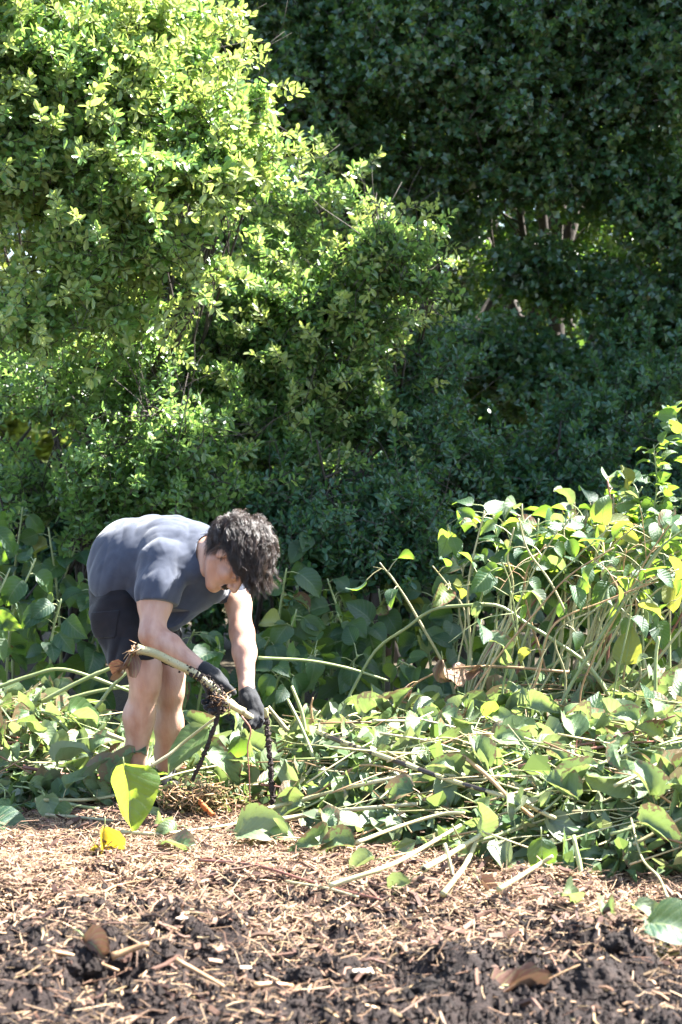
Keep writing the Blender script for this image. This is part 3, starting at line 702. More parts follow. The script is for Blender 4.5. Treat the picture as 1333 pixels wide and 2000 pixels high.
def build_person():
    root = thing('person', 'person in blue-grey t-shirt, dark shorts and black gloves, bent over pulling a stalk', 'person', J(290, 1566, 0)*[1, 1, 0])
    off = np.array(root.location)
    def part(nm, me, mat, par=root):
        o = link(nm, me, mat, par); me.transform(Matrix.Translation(-off)); return o
    part('body', body_field().mesh('body'), M_SKIN)
    part('t_shirt', shirt_field().mesh('t_shirt'), M_SHIRT)
    G, outer = shorts_field()
    sh = part('shorts', G.mesh('shorts'), M_SHORTS)
    K = G.like(); g = K.pts()                       # patch pocket on the seat
    c = J(210, 1218, -.12); ex = unit(np.array([.93, -.30, -.12])); ez = np.array([-.1, 0, .99]); d = g-c
    box = np.maximum(np.maximum(np.abs(d@ex)-.066, np.abs(d@ez)-.052), g[..., 1]-7.87)
    K.a = np.maximum(np.maximum(outer-.0045, -(outer+.006)), box).astype(np.float32)
    part('pocket', K.mesh('pocket', 0), M_SHORTS, sh)
    # collar band
    c0 = J(*NECK); ax = unit(H(0, -.02, -.05)-c0); c1 = c0+ax*.042; u = unit(np.cross(ax, [0, 1, 0])); w = np.cross(ax, u)
    t = np.linspace(0, 2*np.pi, 25); ring = c1+(np.cos(t)[:, None]*u+np.sin(t)[:, None]*w)*.074
    mb = MB(); mb.tube(ring, .009, 8, False); part('collar', mb.mesh('collar'), M_SHIRT)
    # gloves
    cuffN = [(397, 1309, -.37, 17.5), (404, 1314, -.372, 17), (414, 1324, -.375, 19)]
    part('glove', hand_mesh('glove', [cuffN+[(428, 1340, -.372, 19), (438, 1352, -.37, 15)], [(410, 1326, -.37, 18), (420, 1358, -.365, 14)]],
         [[(406, 1318, -.385, 9), (424, 1326, -.40, 9), (441, 1339, -.405, 8), (456, 1352, -.40, 6.5)],        # thumb along the stalk
          [(434, 1350, -.375, 9.5), (438, 1372, -.40, 9), (434, 1387, -.425, 7.5), (424, 1386, -.45, 7)],
          [(427, 1352, -.372, 9.5), (429, 1376, -.395, 9), (424, 1391, -.42, 7.5), (414, 1388, -.445, 7)],
          [(419, 1352, -.37, 9), (419, 1377, -.39, 8.5), (413, 1388, -.415, 7.2), (405, 1382, -.435, 6.8)],
          [(412, 1348, -.37, 8), (409, 1368, -.385, 7.5), (404, 1376, -.405, 6.5), (398, 1371, -.42, 6)]]), M_GLOVE)
    cuffF = [(483, 1351, -.26, 16.5), (485, 1360, -.27, 16), (490, 1372, -.282, 18)]
    part('glove', hand_mesh('glove', [cuffF+[(499, 1388, -.295, 17), (503, 1395, -.30, 13)], [(488, 1368, -.28, 17), (490, 1388, -.285, 13)]],
         [[(478, 1364, -.275, 9), (473, 1378, -.285, 8.5), (474, 1392, -.30, 7.8), (481, 1402, -.315, 6.5)],    # thumb
          [(493, 1388, -.31, 9), (491, 1403, -.345, 8.2), (485, 1412, -.36, 7.2), (480, 1417, -.345, 6.2)],
          [(500, 1390, -.305, 9), (499, 1406, -.335, 8.4), (494, 1416, -.345, 7.4), (488, 1420, -.33, 6.4)],
          [(507, 1391, -.295, 8.6), (508, 1406, -.315, 8), (505, 1416, -.32, 7), (499, 1420, -.31, 6)],
          [(511, 1388, -.28, 7.6), (514, 1400, -.295, 7), (513, 1409, -.30, 6.2), (508, 1414, -.29, 5.6)]]), M_GLOVE)
    for c0, rr, ax in ((J(397, 1309, -.37), R(18.5), unit(J(*WR_N)-J(*EL_N))), (J(483, 1352, -.262), R(17.5), unit(J(*WR_F)-J(478, 1272, -.165)))):
        pass
    # socks and shoes
    for ank in (ANK_N, ANK_F):
        ax_, ay, ad = ank; Sk = Field(J(ax_, ay, ad)-[.12, .3, .3], J(ax_, ay, ad)+[.2, .15, .12], .004)
        Sk.add(px_cone((ax_, ay-8, ad), (ax_, ay+14, ad), 19.5, 19), .005)
        t = J(ax_, ay, ad)*[1, 1, 0]; Sk.add(cone(t+[0, .02, .06], t+[0, .02, .12], .042, .04), .01)
        part('sock', Sk.mesh('sock'), M_SOCK)
        Sh = Field(t-[.15, .35, .03], t+[.22, .18, .2], .004)
        Sh.add(cone(t+[0, .035, .045], t+[.025, -.05, .045], .046, .05), .02); Sh.add(cone(t+[.025, -.05, .045], t+[.07, -.155, .035], .05, .036), .02)
        Sh.add(cone(t+[0, .02, .06], t+[.005, 0, .095], .048, .045), .02); Sh.cut((0, 0, .004), (0, 0, -1))
        so = part('shoe', Sh.mesh('shoe'), M_SHOE)
    build_hair(root, part)
    return root

def build_hair(root, part):
    rg = np.random.default_rng(5)
    # dense undercoat on the scalp
    Hf = Field(HC-.22, HC+.22, .004)
    Hf.add(hell(0, -.018, .062, .090, .108, .092), .02); Hf.add(hell(0, .055, .075, .080, .060, .055), .03)
    Hf.sub(hell(0, .115, -.04, .12, .10, .088), .012); Hf.sub(hell(0, .02, -.085, .15, .075, .085), .02)
    Hf.disp(lambda p: fbm(p*35, 3, 6)*.007)
    cap = Hf.mesh('hair')
    part_cap = part('hair', cap, M_HAIR)
    # locks: each a bundle of fine strands that follows the scalp forward, then hangs
    mb = MB(); grav = np.array([0, 0, -1.]); cc = np.array([0, -.014, .052]); er = np.array([.082, .103, .092])
    for _ in range(760):
        for _t in range(60):
            e = unit(rg.normal(size=3)); l, f, u = cc+e*er
            temple = abs(l) > .05 and f > .005
            if temple: ok = u > .012+.25*max(f-.045, 0)
            elif f > .045: ok = u > .075-.25*(f-.06)
            else: ok = u > .012 or (f < -.045 and u > -.045)
            if ok: break
        q = np.array([l, f, u]); Ln = rg.uniform(.07, .12)+.03*(f > .0)*(u > .06)
        if f < -.04 and u < .04: Ln *= .6
        if temple: Ln *= .62
        m = 13; h = rg.uniform(.006, .034)+.004*(u > .07); pts = []; st = Ln/m
        jit = rg.normal(size=3)*.28; ph = rg.uniform(0, 6.28); w_ = rg.uniform(.6, 1.25); amp = rg.uniform(.45, 1.1)
        g_l = HR.T@grav
        for k in range(m):
            t = k/(m-1); nq = unit((q-cc)/er**2)
            fl = np.array([np.sign(q[0])*.35, .8, -.1]) if u > .03 or f > 0 else np.array([0, -.3, -1.0])
            d = unit(fl*(1-.55*t)+g_l*(.35+.45*t)+jit); d = d-nq*(d@nq)*(1-.7*t)
            sd = np.cross(d, nq); d = unit(d+sd*amp*math.sin(ph+k*w_)+nq*amp*.5*math.cos(ph*1.7+k*w_*1.15))
            q = q+d*st
            kk = np.linalg.norm((q-cc)/er); want = 1+h/.092*min(1, .25+t*2.2)
            if kk < want: q = cc+(q-cc)*(1+(want/kk-1)*.75)
            pts.append(q.copy())
        pts = np.array(pts); face = (pts[:, 1] > .03) & (pts[:, 2] < .028) & (np.abs(pts[:, 0]) < .12)
        keep = np.argmax(face) if face.any() else m
        if keep < 5: continue
        pts = spline(pts[:keep], 9); n_ = len(pts); t = np.linspace(0, 1, n_)
        for _s in range(19):
            o = rg.normal(size=3)*.0075
            sp = cc+(pts-cc)+o*(1-.45*t)[:, None]+np.cumsum(rg.normal(size=(n_, 3))*.0005, 0)
            mb.tube(HC+(sp*HS)@HR.T, np.linspace(.00075, .00035, n_)*rg.uniform(.8, 1.25), 3, False)
    tag(part('hair_lock', mb.mesh('hair_lock'), M_HAIR, part_cap), kind='stuff')
    mo = MB()
    for _ in range(420):                                              # moustache
        s_ = rg.uniform(-1, 1); b = H(s_*.028, .107-.010*s_*s_, -.040-.004*abs(s_)+rg.normal()*.003)
        d = unit(HR@np.array([s_*.7+rg.normal()*.15, .25, -.8])); mo.tube(np.stack([b, b+d*.007+HF*.003, b+d*.015]), [.0008, .0007, .0004], 3, False)
    part('moustache', mo.mesh('moustache'), M_HAIR)
    for sd in (-1, 1):
        eb = MB()
        for _ in range(130):
            s_ = rg.uniform(0, 1); b = H(sd*(.014+.036*s_), .102-.012*s_*s_, .026+.007*math.sin(s_*2.6)+rg.normal()*.002)
            d = unit(HR@np.array([sd*.85, .1, .25+rg.normal()*.2])); eb.tube(np.stack([b, b+d*.005+HF*.001, b+d*.010]), [.0007, .0006, .0003], 3, False)
        part('eyebrow', eb.mesh('eyebrow'), M_HAIR)

build_person()
# ------------------------------------------------------------------ leaves and canes of the big weed
def surf(x, y): return ground_z(x, y)+heap_z(x, y)
def G(px, py, off=.0, y0=5., y1=9.6):
    """where the sight line of a photo pixel meets the ground or heap (raised by off)"""
    Y = np.linspace(y0, y1, 900); X = (px-666.5)/FPX*Y; Z = CAMH-(py-880)/FPX*Y
    hit = np.argmax(Z <= surf(X, Y)+off); Yh = Y[hit] if (Z <= surf(X, Y)+off).any() else y1
    return P(px, py, Yh)

M_KLEAF = leaf_mat('weed_leaf', [(.016, .052, .030), (.025, .072, .035), (.022, .062, .036), (.040, .09, .036)], [(.20, .36, .03), (.28, .44, .04), (.34, .46, .05)],
                   .40, .5, .42, False, True, None, (.075, .13, .08))
M_WILT = leaf_mat('wilted_leaf', [(.07, .13, .05), (.105, .165, .075), (.15, .20, .11), (.08, .15, .045), (.20, .225, .145)], [(.17, .24, .06), (.26, .34, .08), (.24, .29, .10)],
                  .42, .55, .36, False, True, (.20, .14, .07), (.14, .195, .105))
M_SPOT = leaf_mat('browning_leaf', [(.10, .15, .05), (.20, .22, .07), (.16, .18, .06)], [(.36, .42, .04), (.42, .40, .05)], .45, .45, .4, False, True, (.17, .085, .04), None)
M_BROWN = leaf_mat('dead_leaf', [(.15, .075, .055), (.20, .115, .085), (.12, .06, .045), (.26, .17, .125)], [(.20, .09, .05), (.25, .14, .08)], .6, .3, .12, False, True, None, (.24, .15, .10))
M_YELLOW = leaf_mat('yellow_leaf', [(.50, .33, .03), (.58, .42, .05)], [(.65, .45, .02), (.7, .5, .04)], .4, .4, .35, False, True, (.35, .2, .03), None)
M_FRAG = leaf_mat('leaf_fragment', [(.05, .10, .035), (.10, .16, .07), (.16, .215, .12), (.07, .135, .045), (.23, .25, .165), (.17, .13, .075)], [(.16, .24, .05), (.24, .33, .07), (.22, .26, .09)], .42, .5, .36, True, False)

def cane_mat(name, stops, crust=None):
    m, N, L = new_mat(name)
    uv = N.new('ShaderNodeUVMap'); sep = N.new('ShaderNodeSeparateXYZ'); L.new(uv.outputs[0], sep.inputs[0])
    t = N.new('ShaderNodeTexNoise'); t.inputs['Scale'].default_value = 7; t.inputs['Detail'].default_value = 5
    c = N.new('ShaderNodeTexCoord'); L.new(c.outputs['Object'], t.inputs['Vector'])
    r = ramp(N, stops); L.new(t.outputs['Fac'], r.inputs[0]); col = r.outputs[0]
    sp = noise_tex(N, L, 150, 2); g = N.new('ShaderNodeMath'); g.operation = 'GREATER_THAN'; L.new(sp, g.inputs[0]); g.inputs[1].default_value = .66
    col = mixc(N, L, g.outputs[0], col, (.16, .09, .05))
    oi = N.new('ShaderNodeObjectInfo'); mr = N.new('ShaderNodeMapRange'); mr.inputs['To Min'].default_value = .75; mr.inputs['To Max'].default_value = 1.2; L.new(oi.outputs['Random'], mr.inputs[0])
    h = N.new('ShaderNodeHueSaturation'); L.new(mr.outputs[0], h.inputs['Value']); L.new(col, h.inputs['Color']); col = h.outputs[0]
    nh = sp
    if crust:
        q = noise_tex(N, L, crust[0], 5); g2 = N.new('ShaderNodeMath'); g2.operation = 'GREATER_THAN'; L.new(q, g2.inputs[0]); g2.inputs[1].default_value = crust[1]
        col = mixc(N, L, g2.outputs[0], col, (.022, .016, .014))
    p = N.new('ShaderNodeBsdfPrincipled'); L.new(col, p.inputs['Base Color']); p.inputs['Roughness'].default_value = .45; p.inputs['Specular IOR Level'].default_value = .45
    L.new(bump(N, L, noise_tex(N, L, 90, 4), .0015, .7), p.inputs['Normal'])
    o = N.new('ShaderNodeOutputMaterial'); L.new(p.outputs[0], o.inputs[0]); return m
M_CANE = cane_mat('green_cane', [(.3, (.17, .22, .07)), (.55, (.27, .30, .13)), (.75, (.36, .37, .20))])
M_PALE = cane_mat('pale_cane', [(.3, (.22, .20, .085)), (.5, (.34, .31, .16)), (.62, (.38, .34, .20)), (.75, (.25, .20, .10))])
M_DRY = cane_mat('dry_cane', [(.3, (.25, .13, .065)), (.55, (.36, .22, .11)), (.75, (.30, .20, .08))])
M_RED = cane_mat('red_cane', [(.3, (.16, .06, .045)), (.6, (.26, .11, .075)), (.8, (.33, .18, .12))])
M_CRUST = cane_mat('soil_crusted_cane', [(.3, (.30, .27, .13)), (.7, (.38, .34, .18))], (9, .50))
M_SOILROOT = solid_mat('soil_caked_root', (.016, .012, .011), (.05, .036, .03), 60, .9, .2, 120, .006, 1)

_wp = np.array([[0, .0], [.03, .50], [.10, .82], [.26, 1.], [.5, .86], [.72, .56], [.88, .24], [1, 0]])
def leaf_mesh(name, mat, seed, fold=.25, droop=.5, curl=0., wave=.03, twist=0., crumple=0., wid=.40, nu=4, nv=7):
    """a unit-long heart-shaped leaf lying along +Y, upper side +Z"""
    t = np.array([0, .06, .16, .32, .52, .72, .88, 1.]) if nv == 7 else np.linspace(0, 1, nv+1)
    u = np.linspace(-1, 1, nu+1); T, U = np.meshgrid(t, u, indexing='ij')
    hw = np.interp(T, _wp[:, 0], _wp[:, 1])*wid; x = U*hw; a = np.abs(x)
    y0 = T-.06*(np.abs(U)**1.5)*np.clip(1-T*6, 0, 1)                      # heart-shaped base
    z = fold*a+curl*a*a*3
    V = np.stack([x, y0, z], -1)
    nz = vnoise(np.stack([U*1.7, T*4.2, np.full_like(T, seed*3.1)], -1), seed)
    V[..., 2] += wave*nz*(.4+np.abs(U))
    if crumple:
        q = np.stack([U*1.3, T*2.6, np.full_like(T, seed*1.7)], -1)
        V[..., 2] += crumple*vnoise(q, seed+5); V[..., 0] *= 1-crumple*1.3*(.5+.5*vnoise(q, seed+9))*np.abs(U)
    # bend along the length
    ang = -droop*T; yy = np.where(abs(droop) > 1e-3, np.sin(-ang)/max(abs(droop), 1e-3), T); zz = -(1-np.cos(ang))/max(abs(droop), 1e-3)*np.sign(droop)
    dy = V[..., 1]-T; b = V[..., 2]
    Y = yy*np.sign(droop if droop else 1)+dy*np.cos(ang)-b*np.sin(ang); Z = zz+b*np.cos(ang)+dy*np.sin(ang)
    tw = twist*T; X = V[..., 0]*np.cos(tw)-Z*np.sin(tw)*.5; Z = Z+V[..., 0]*np.sin(tw)
    V = np.stack([X, np.abs(yy)+dy*np.cos(ang)-b*np.sin(ang), Z], -1).reshape(-1, 3)
    n = nu+1; i, j = np.meshgrid(np.arange(nv), np.arange(nu), indexing='ij')
    q = np.stack([i*n+j, i*n+j+1, (i+1)*n+j+1, (i+1)*n+j], -1).reshape(-1, 4)
    me = mesh_np(name, V, [q], np.stack([U*.5+.5, T], -1).reshape(-1, 2)); me.materials.append(mat); return me

LF = [leaf_mesh('leaf', M_KLEAF, k, .22+.1*(k % 3), .35+.22*k, 0, .05, .25*(-1)**k, 0, .36+.02*(k % 3)) for k in range(6)]
LW = [leaf_mesh('leaf', M_WILT, 20+k, .5+.25*(k % 3), .8+.3*(k % 4), .5*(k % 2), .10, .7*(-1)**k, .18+.08*(k % 3), .34+.02*(k % 3)) for k in range(9)]
LS = [leaf_mesh('leaf', M_SPOT, 40+k, .3, .6+.4*k, .4, .08, .4*(-1)**k, .08, .38) for k in range(3)]
LB = [leaf_mesh('leaf', M_BROWN, 50+k, .55, 1.5+.4*k, 1.4, .16, .9*(-1)**k, .30, .27, 6, 10) for k in range(4)]
LY = [leaf_mesh('leaf', M_YELLOW, 60+k, .8, .8, .6, .10, .8*(-1)**k, .15, .36) for k in range(2)]

def frame(d, n):
    d = unit(d); s = unit(np.cross(d, n)); nn = np.cross(s, d); return np.stack([s, d, nn], 1)

def put_leaf(parent, root, pos, d, n, size, mesh, name='leaf'):
    o = bpy.data.objects.new(name, mesh); COL.objects.link(o); o.parent = parent
    m = np.eye(4); m[:3, :3] = frame(d, n)*size; m[:3, 3] = np.asarray(pos)-root; o.matrix_local = Matrix(m.tolist()); return o

def cane_rad(n, L, r0, r1, node=.13):
    """radius along a jointed cane"""
    s = np.linspace(0, L, n); r = np.linspace(r0, r1, n); ph = (s/node) % 1.0
    return r*(1+.22*np.exp(-((np.minimum(ph, 1-ph)*node)/.006)**2))

def add_cane(mb, pts, r0, r1, sides=7):
    L = np.linalg.norm(np.diff(pts, axis=0), axis=1).sum(); n = max(8, min(40, int(L/.028)))
    p = spline(pts, n); mb.tube(p, cane_rad(n, L, r0, r1), sides); return p

def plant(name, label, cat, pts, r0, r1, mat, nleaf, meshes, rg, size=(.10, .15), start=.3, group=None, face=(0, -.5, .6), droop=.35, pet=.05, extra=None, twigs=0):
    """one cane with its leaves; pts are places along the cane, foot first"""
    pts = [np.asarray(p, float) for p in pts]; root = pts[0].copy()
    o = thing(name, label, cat, root, group); mb = MB()
    p = add_cane(mb, [q-root for q in pts], r0, r1)
    sides_ = []
    for _ in range(twigs):
        k = rg.integers(int(len(p)*.6), len(p)-1); e = unit(rg.normal(size=3)+np.array([0, 0, .5])); L = rg.uniform(.12, .3)
        sides_.append(add_cane(mb, [p[k], p[k]+e*L*.5+[0, 0, .02], p[k]+e*L-np.array([0, 0, .03])], r1*.7, r1*.35, 5))
    for k in range(nleaf):
        if sides_ and k % 2: q = sides_[rg.integers(len(sides_))]; i = rg.integers(2, len(q))
        else:
            q = p; i = int((start+(1-start)*(k+rg.uniform(0, 1))/nleaf)*(len(p)-1)); i = min(i, len(p)-1)
        tdir = unit(q[min(i+1, len(q)-1)]-q[max(i-1, 0)]); sd = unit(np.cross(tdir, rg.normal(size=3)))
        pd = unit(sd*.9+tdir*.3+np.array([0, 0, .3-droop])); a = q[i]; b = a+pd*pet*rg.uniform(.6, 1.3)
        mb.tube(np.stack([a, (a+b)/2+[0, 0, .006], b]), [.0024, .002, .0016], 4, False)
        d = unit(pd*.8+np.array([0, 0, -droop])+rg.normal(size=3)*.25); nrm = unit(np.array(face)+rg.normal(size=3)*.4)
        put_leaf(o, np.zeros(3), b, d, nrm, rg.uniform(*size), meshes[rg.integers(len(meshes))])
    st = link('stem', mb.mesh('stem'), mat, o)
    if extra: extra(o, root, p)
    return o

rk = np.random.default_rng(77)
# dark uncut weed standing behind him, in the shade of the shrubs
def weed_row(spots, label, group, cut=.0):
    for px, py, Y, lean, nl in spots:
        top = P(px, py, Y); ft = np.array([top[0]-lean*.5+rk.normal()*.05, Y+rk.uniform(0, .25), 0]); ft[2] = float(ground_z(ft[0], ft[1]))
        m = (top+ft)/2+np.array([-lean*.12, 0, .12])
        plant('weed_plant', label, 'plant', [ft, m, top], .009, .004, M_CANE, nl, LF+LF+LS[:1], rk, (.10, .165), .18, group, (0, -.75, .5), .45, .06)
weed_row([(x, y, Y+.35, l, 15) for x, y, Y, l in ((-20, 985, 9.3, .1), (45, 990, 9.5, .2), (95, 1030, 9.4, -.1), (150, 1060, 9.5, .25), (70, 1090, 9.1, .3), (20, 1110, 9.0, .2), (175, 1130, 9.2, -.1), (120, 1170, 9.0, .2), (-30, 1190, 8.9, .2), (200, 1200, 9.3, .15))],
         'shaded broad-leaved weed plant standing left of the bent back', 'shaded weed plants at the left')
weed_row([(x, y, Y, l, 15) for x, y, Y, l in ((600, 1035, 9.7, .25), (560, 1110, 9.5, .1), (640, 1130, 9.6, -.2), (690, 1110, 9.9, .2), (740, 1150, 9.8, -.15), (800, 1130, 9.9, .2), (850, 1160, 9.8, .1), (580, 1190, 9.3, .2), (660, 1200, 9.4, -.2),
          (740, 1220, 9.5, .2), (820, 1230, 9.5, -.1), (530, 1240, 9.2, .15), (620, 1270, 9.1, .2), (700, 1280, 9.2, .1), (780, 1290, 9.2, -.2), (380, 1230, 9.2, .2), (300, 1290, 9.1, -.1), (440, 1270, 9.1, .15), (560, 1310, 9.0, .1), (900, 1200, 9.7, .2), (860, 1290, 9.3, .1))],
         'shaded broad-leaved weed plant standing between his arm and the canes', 'shaded weed plants in the middle')
weed_row([(x, y, Y, l, 14) for x, y, Y, l in ((930, 1090, 9.9, .2), (1010, 1060, 9.8, .2), (1090, 1120, 9.7, .2), (1180, 1150, 9.6, .1), (1270, 1130, 9.5, .2), (1330, 1180, 9.3, .1), (1240, 1230, 9.3, .2), (1310, 1290, 9.1, .1), (1120, 1230, 9.5, -.1), (1010, 1210, 9.6, .1), (1400, 1100, 9.4, .2))],
         'shaded broad-leaved weed plant standing behind the leaning canes', 'shaded weed plants at the right')

# the leaning canes on the right
def PY(seq): return [P(*q) for q in seq]
def foot(px, Y):
    x = (px-666.5)/FPX*Y; return np.array([x, Y, float(surf(x, Y))-.04])
ck = np.random.default_rng(5)
GC = 'leaning weed canes on the right'
LT = LF+LF+LW[:2]
plant('weed_cane', 'thick pale cane bending right, farthest forward among the leaning canes', 'plant', [foot(1140, 8.5)]+PY([(1147, 1295, 8.5), (1169, 1186, 8.52), (1212, 1102, 8.55), (1252, 1063, 8.6), (1310, 1045, 8.65)]), .0095, .006, M_PALE, 12, LT, ck, (.08, .13), .55, GC, (-.1, -.2, .8), .2, .06, twigs=4)
plant('weed_cane', 'straight pale cane with a kinked top, right of the thick bending one', 'plant', [foot(1200, 8.4)]+PY([(1203, 1352, 8.4), (1212, 1247, 8.42), (1223, 1157, 8.45), (1239, 1106, 8.5), (1252, 1083, 8.5), (1330, 1060, 8.5)]), .009, .005, M_PALE, 10, LT, ck, (.08, .12), .8, GC, (-.1, -.2, .8), .2, .06, twigs=3)
plant('weed_cane', 'long slanting cane that runs up to the middle of the leaf mass', 'plant', [foot(930, 8.8)]+PY([(955, 1396, 8.75), (1002, 1309, 8.7), (1049, 1190, 8.7), (1107, 1088, 8.7), (1169, 1045, 8.75)]), .009, .005, M_CANE, 14, LT, ck, (.08, .14), .8, GC, (-.1, -.2, .8), .2, .06, twigs=4)
plant('weed_cane', 'slanting cane crossed by the green arching cane', 'plant', [foot(1020, 8.8)]+PY([(1035, 1374, 8.78), (1067, 1247, 8.75), (1089, 1186, 8.75), (1111, 1124, 8.75), (1147, 1074, 8.75)]), .008, .005, M_CANE, 12, LT, ck, (.08, .13), .8, GC, (-.1, -.2, .8), .2, .06, twigs=3)
plant('weed_cane', 'green cane arching over to the left and rooting in the heap', 'plant', [foot(1215, 8.2)]+PY([(1205, 1385, 8.2), (1151, 1302, 8.2), (1082, 1251, 8.2), (1024, 1215, 8.2), (973, 1183, 8.22), (906, 1183, 8.25), (846, 1191, 8.3), (792, 1228, 8.35), (735, 1270, 8.4), (690, 1345, 8.4), (655, 1420, 8.35)]), .0095, .0055, M_CANE, 2, LW, ck, (.05, .08), .2, GC, droop=.8)
plant('weed_cane', 'brown cane lying level across the canes with withered leaves', 'plant', PY([(1112, 1313, 8.15), (1010, 1304, 8.15), (930, 1302, 8.2), (860, 1312, 8.25), (800, 1345, 8.3), (735, 1420, 8.3)]), .0065, .003, M_DRY, 4, LB, ck, (.09, .13), .25, GC, droop=.9)
plant('weed_cane', 'short upright cut cane at the right, snapped at the top', 'plant', [foot(1283, 7.9)]+PY([(1281, 1400, 7.9), (1281, 1290, 7.9), (1287, 1243, 7.9)]), .0085, .007, M_CANE, 1, LW, ck, (.05, .07), .5, GC)
plant('weed_cane', 'tall leafy shoot at the right edge with small bright leaves', 'plant', [foot(1262, 8.9)]+PY([(1255, 1180, 8.9), (1270, 1040, 8.9), (1283, 950, 8.9), (1277, 868, 8.9)]), .007, .0025, M_CANE, 34, LF, ck, (.055, .09), .45, GC, (0, -.1, .9), .05, .04)
plant('weed_cane', 'leafy shoot at the far right leaning out of view', 'plant', [foot(1310, 8.8)]+PY([(1310, 1180, 8.8), (1335, 1020, 8.8), (1350, 880, 8.8)]), .007, .003, M_CANE, 30, LF, ck, (.06, .10), .4, GC, (0, -.1, .9), .05, .04, twigs=3)
plant('weed_cane', 'cane with large yellow-green glowing leaves at the left of the leaf mass', 'plant', [foot(985, 9.0)]+PY([(965, 1300, 9.0), (975, 1140, 8.95), (968, 1030, 8.9), (955, 985, 8.85)]), .007, .003, M_CANE, 16, LF, ck, (.10, .15), .5, GC, (.1, -.2, .9), .15, .07, twigs=3)
for k in range(32):                                     # long nearly bare canes in front, at many angles
    fx = ck.uniform(880, 1240); Y = ck.uniform(8.0, 8.6); lean = ck.choice([ck.uniform(60, 300), ck.uniform(-190, 20)], p=[.7, .3]); ty = ck.uniform(1000, 1200); f = foot(fx, Y); b_ = ck.normal()*30
    plant('weed_cane', 'slender cane of the leaning clump, shorter or thinner than its neighbours', 'plant', [f, P(fx+lean*.2+ck.normal()*10, 1330, Y), P(fx+lean*.55+b_, 1330+(ty-1330)*.55, Y-.04), P(fx+lean*.8+b_*.6+ck.normal()*12, 1330+(ty-1330)*.8, Y-.06), P(fx+lean*1.1, ty, Y-.1)],
          ck.uniform(.0035, .009), .003, [M_PALE, M_CANE, M_PALE, M_PALE, M_DRY][k % 5], 3, LT+LS[:1], ck, (.07, .13), .7, GC, (0, -.25, .8), .4, .07, twigs=1)
for px, py, dpx in ((940, 965, 0), (1003, 962, 0), (892, 1016, 0), (1055, 1000, 0)):
    pass
for k in range(30):
    fx = ck.uniform(885, 1010) if k < 18 else ck.uniform(1010, 1330); Y = ck.uniform(8.6, 9.3); lean = ck.uniform(-40, 260) if k < 18 else ck.uniform(-120, 150)
    ty = 1085-(fx-885)*.33+ck.uniform(-90, 60); f = foot(fx, Y)
    plant('weed_cane', 'slender cane of the leaning clump, shorter or thinner than its neighbours', 'plant', [f, P(fx+lean*.25+ck.normal()*14, 1290, Y), P(fx+lean*.7+ck.normal()*22, (1290+ty)/2, Y-.05), P(fx+lean*1.15, ty, Y-.1)], ck.uniform(.005, .0095), .0035, [M_CANE, M_PALE, M_PALE, M_PALE, M_RED][k % 5], 6 if k < 8 else 12,
          LT+LS[:1], ck, (.07, .15), .82 if k % 2 else .68, GC, (0, -.25, .8), .2, .06)
# ------------------------------------------------------------------ heaps of cut weed
hk = np.random.default_rng(21)
def heap_xy(n, right=True, rg=hk):
    out = []
    while len(out) < n:
        if right: x, y = rg.uniform(-.35, 2.0), rg.uniform(6.0, 9.0)
        else: x, y = rg.uniform(-2.0, -1.0), rg.uniform(7.55, 9.0)
        if heap_z(x, y) > .03+rg.uniform(0, .08): out.append((x, y))
    return np.array(out)

def frag_heap(name, label, xy, sizes, thick, rg, mat=M_FRAG):
    n = len(xy); z = surf(xy[:, 0], xy[:, 1]); h = heap_z(xy[:, 0], xy[:, 1])
    base = np.stack([xy[:, 0], xy[:, 1], z-rg.uniform(0, 1, n)**1.5*np.minimum(h, thick)+.01], -1)
    d = unit(rg.normal(size=(n, 3))*[1, 1, .55]); nr = unit(rg.normal(size=(n, 3))*.75+[0, -.25, .8])
    sz = rg.uniform(*sizes, n)
    V, Q = leaves_mesh(base, d, nr, sz, sz*rg.uniform(.4, .85, n), ((.25, .5), (.62, .36)), rg, .4)
    V = V+np.repeat(rg.normal(size=(n, 3))*.0, 6, 0)+rg.normal(size=V.shape)*.006
    return tag(link(name, mesh_np(name, V, [Q], None, False), mat), label, None, None, 'stuff')
frag_heap('cut_leaf_heap', 'wilting heap of cut leaves across the right of the clearing', heap_xy(7600), (.04, .12), .16, hk)
frag_heap('cut_leaf_heap', 'low heap of wilting cut leaves at the left edge', heap_xy(2600, False), (.05, .11), .14, hk)

def mid_xy(n):
    out = []
    while len(out) < n:
        x, y = hk.uniform(-1.15, -.15), hk.uniform(7.6, 9.5)
        if heap_z(x, y) > .02+hk.uniform(0, .05) and abs(x+.72)+abs(y-7.78)*1.6 > .10: out.append((x, y))
    return np.array(out)
frag_heap('cut_leaf_heap', 'thin litter of cut leaves behind and around his feet', mid_xy(2300), (.04, .11), .06, hk)

def lying(n, right, label, group, leafn, name='cut_stalk'):
    for k, (x, y) in enumerate(mid_xy(n) if right is None else heap_xy(n, right)):
        L = hk.uniform(.35, .95); a = hk.normal(0, .45)+(math.pi if hk.random() < .4 else 0); dx, dy = math.cos(a)*L/2, math.sin(a)*L/2
        off = hk.uniform(.0, .05); pts = []
        for t in (-1, -.35, .35, 1):
            px_, py_ = x+dx*t, y+dy*t; py_ = max(py_, 5.95)
            pts.append(np.array([px_, py_, float(surf(px_, py_))+off+hk.uniform(-.01, .025)]))
        pts[-1][2] += hk.uniform(0, .06)
        pool = LW+LW+LW+LF[:1]+(LS if k % 3 == 0 else [])
        plant(name, label, 'plant cutting', pts, hk.uniform(.004, .0085), .003, [M_CANE, M_PALE, M_CANE, M_PALE, M_DRY, M_RED][k % 6], leafn if k % 5 else 3, pool, hk, (.085, .17), .12, group, (0, -.35, .75), .3, .045)
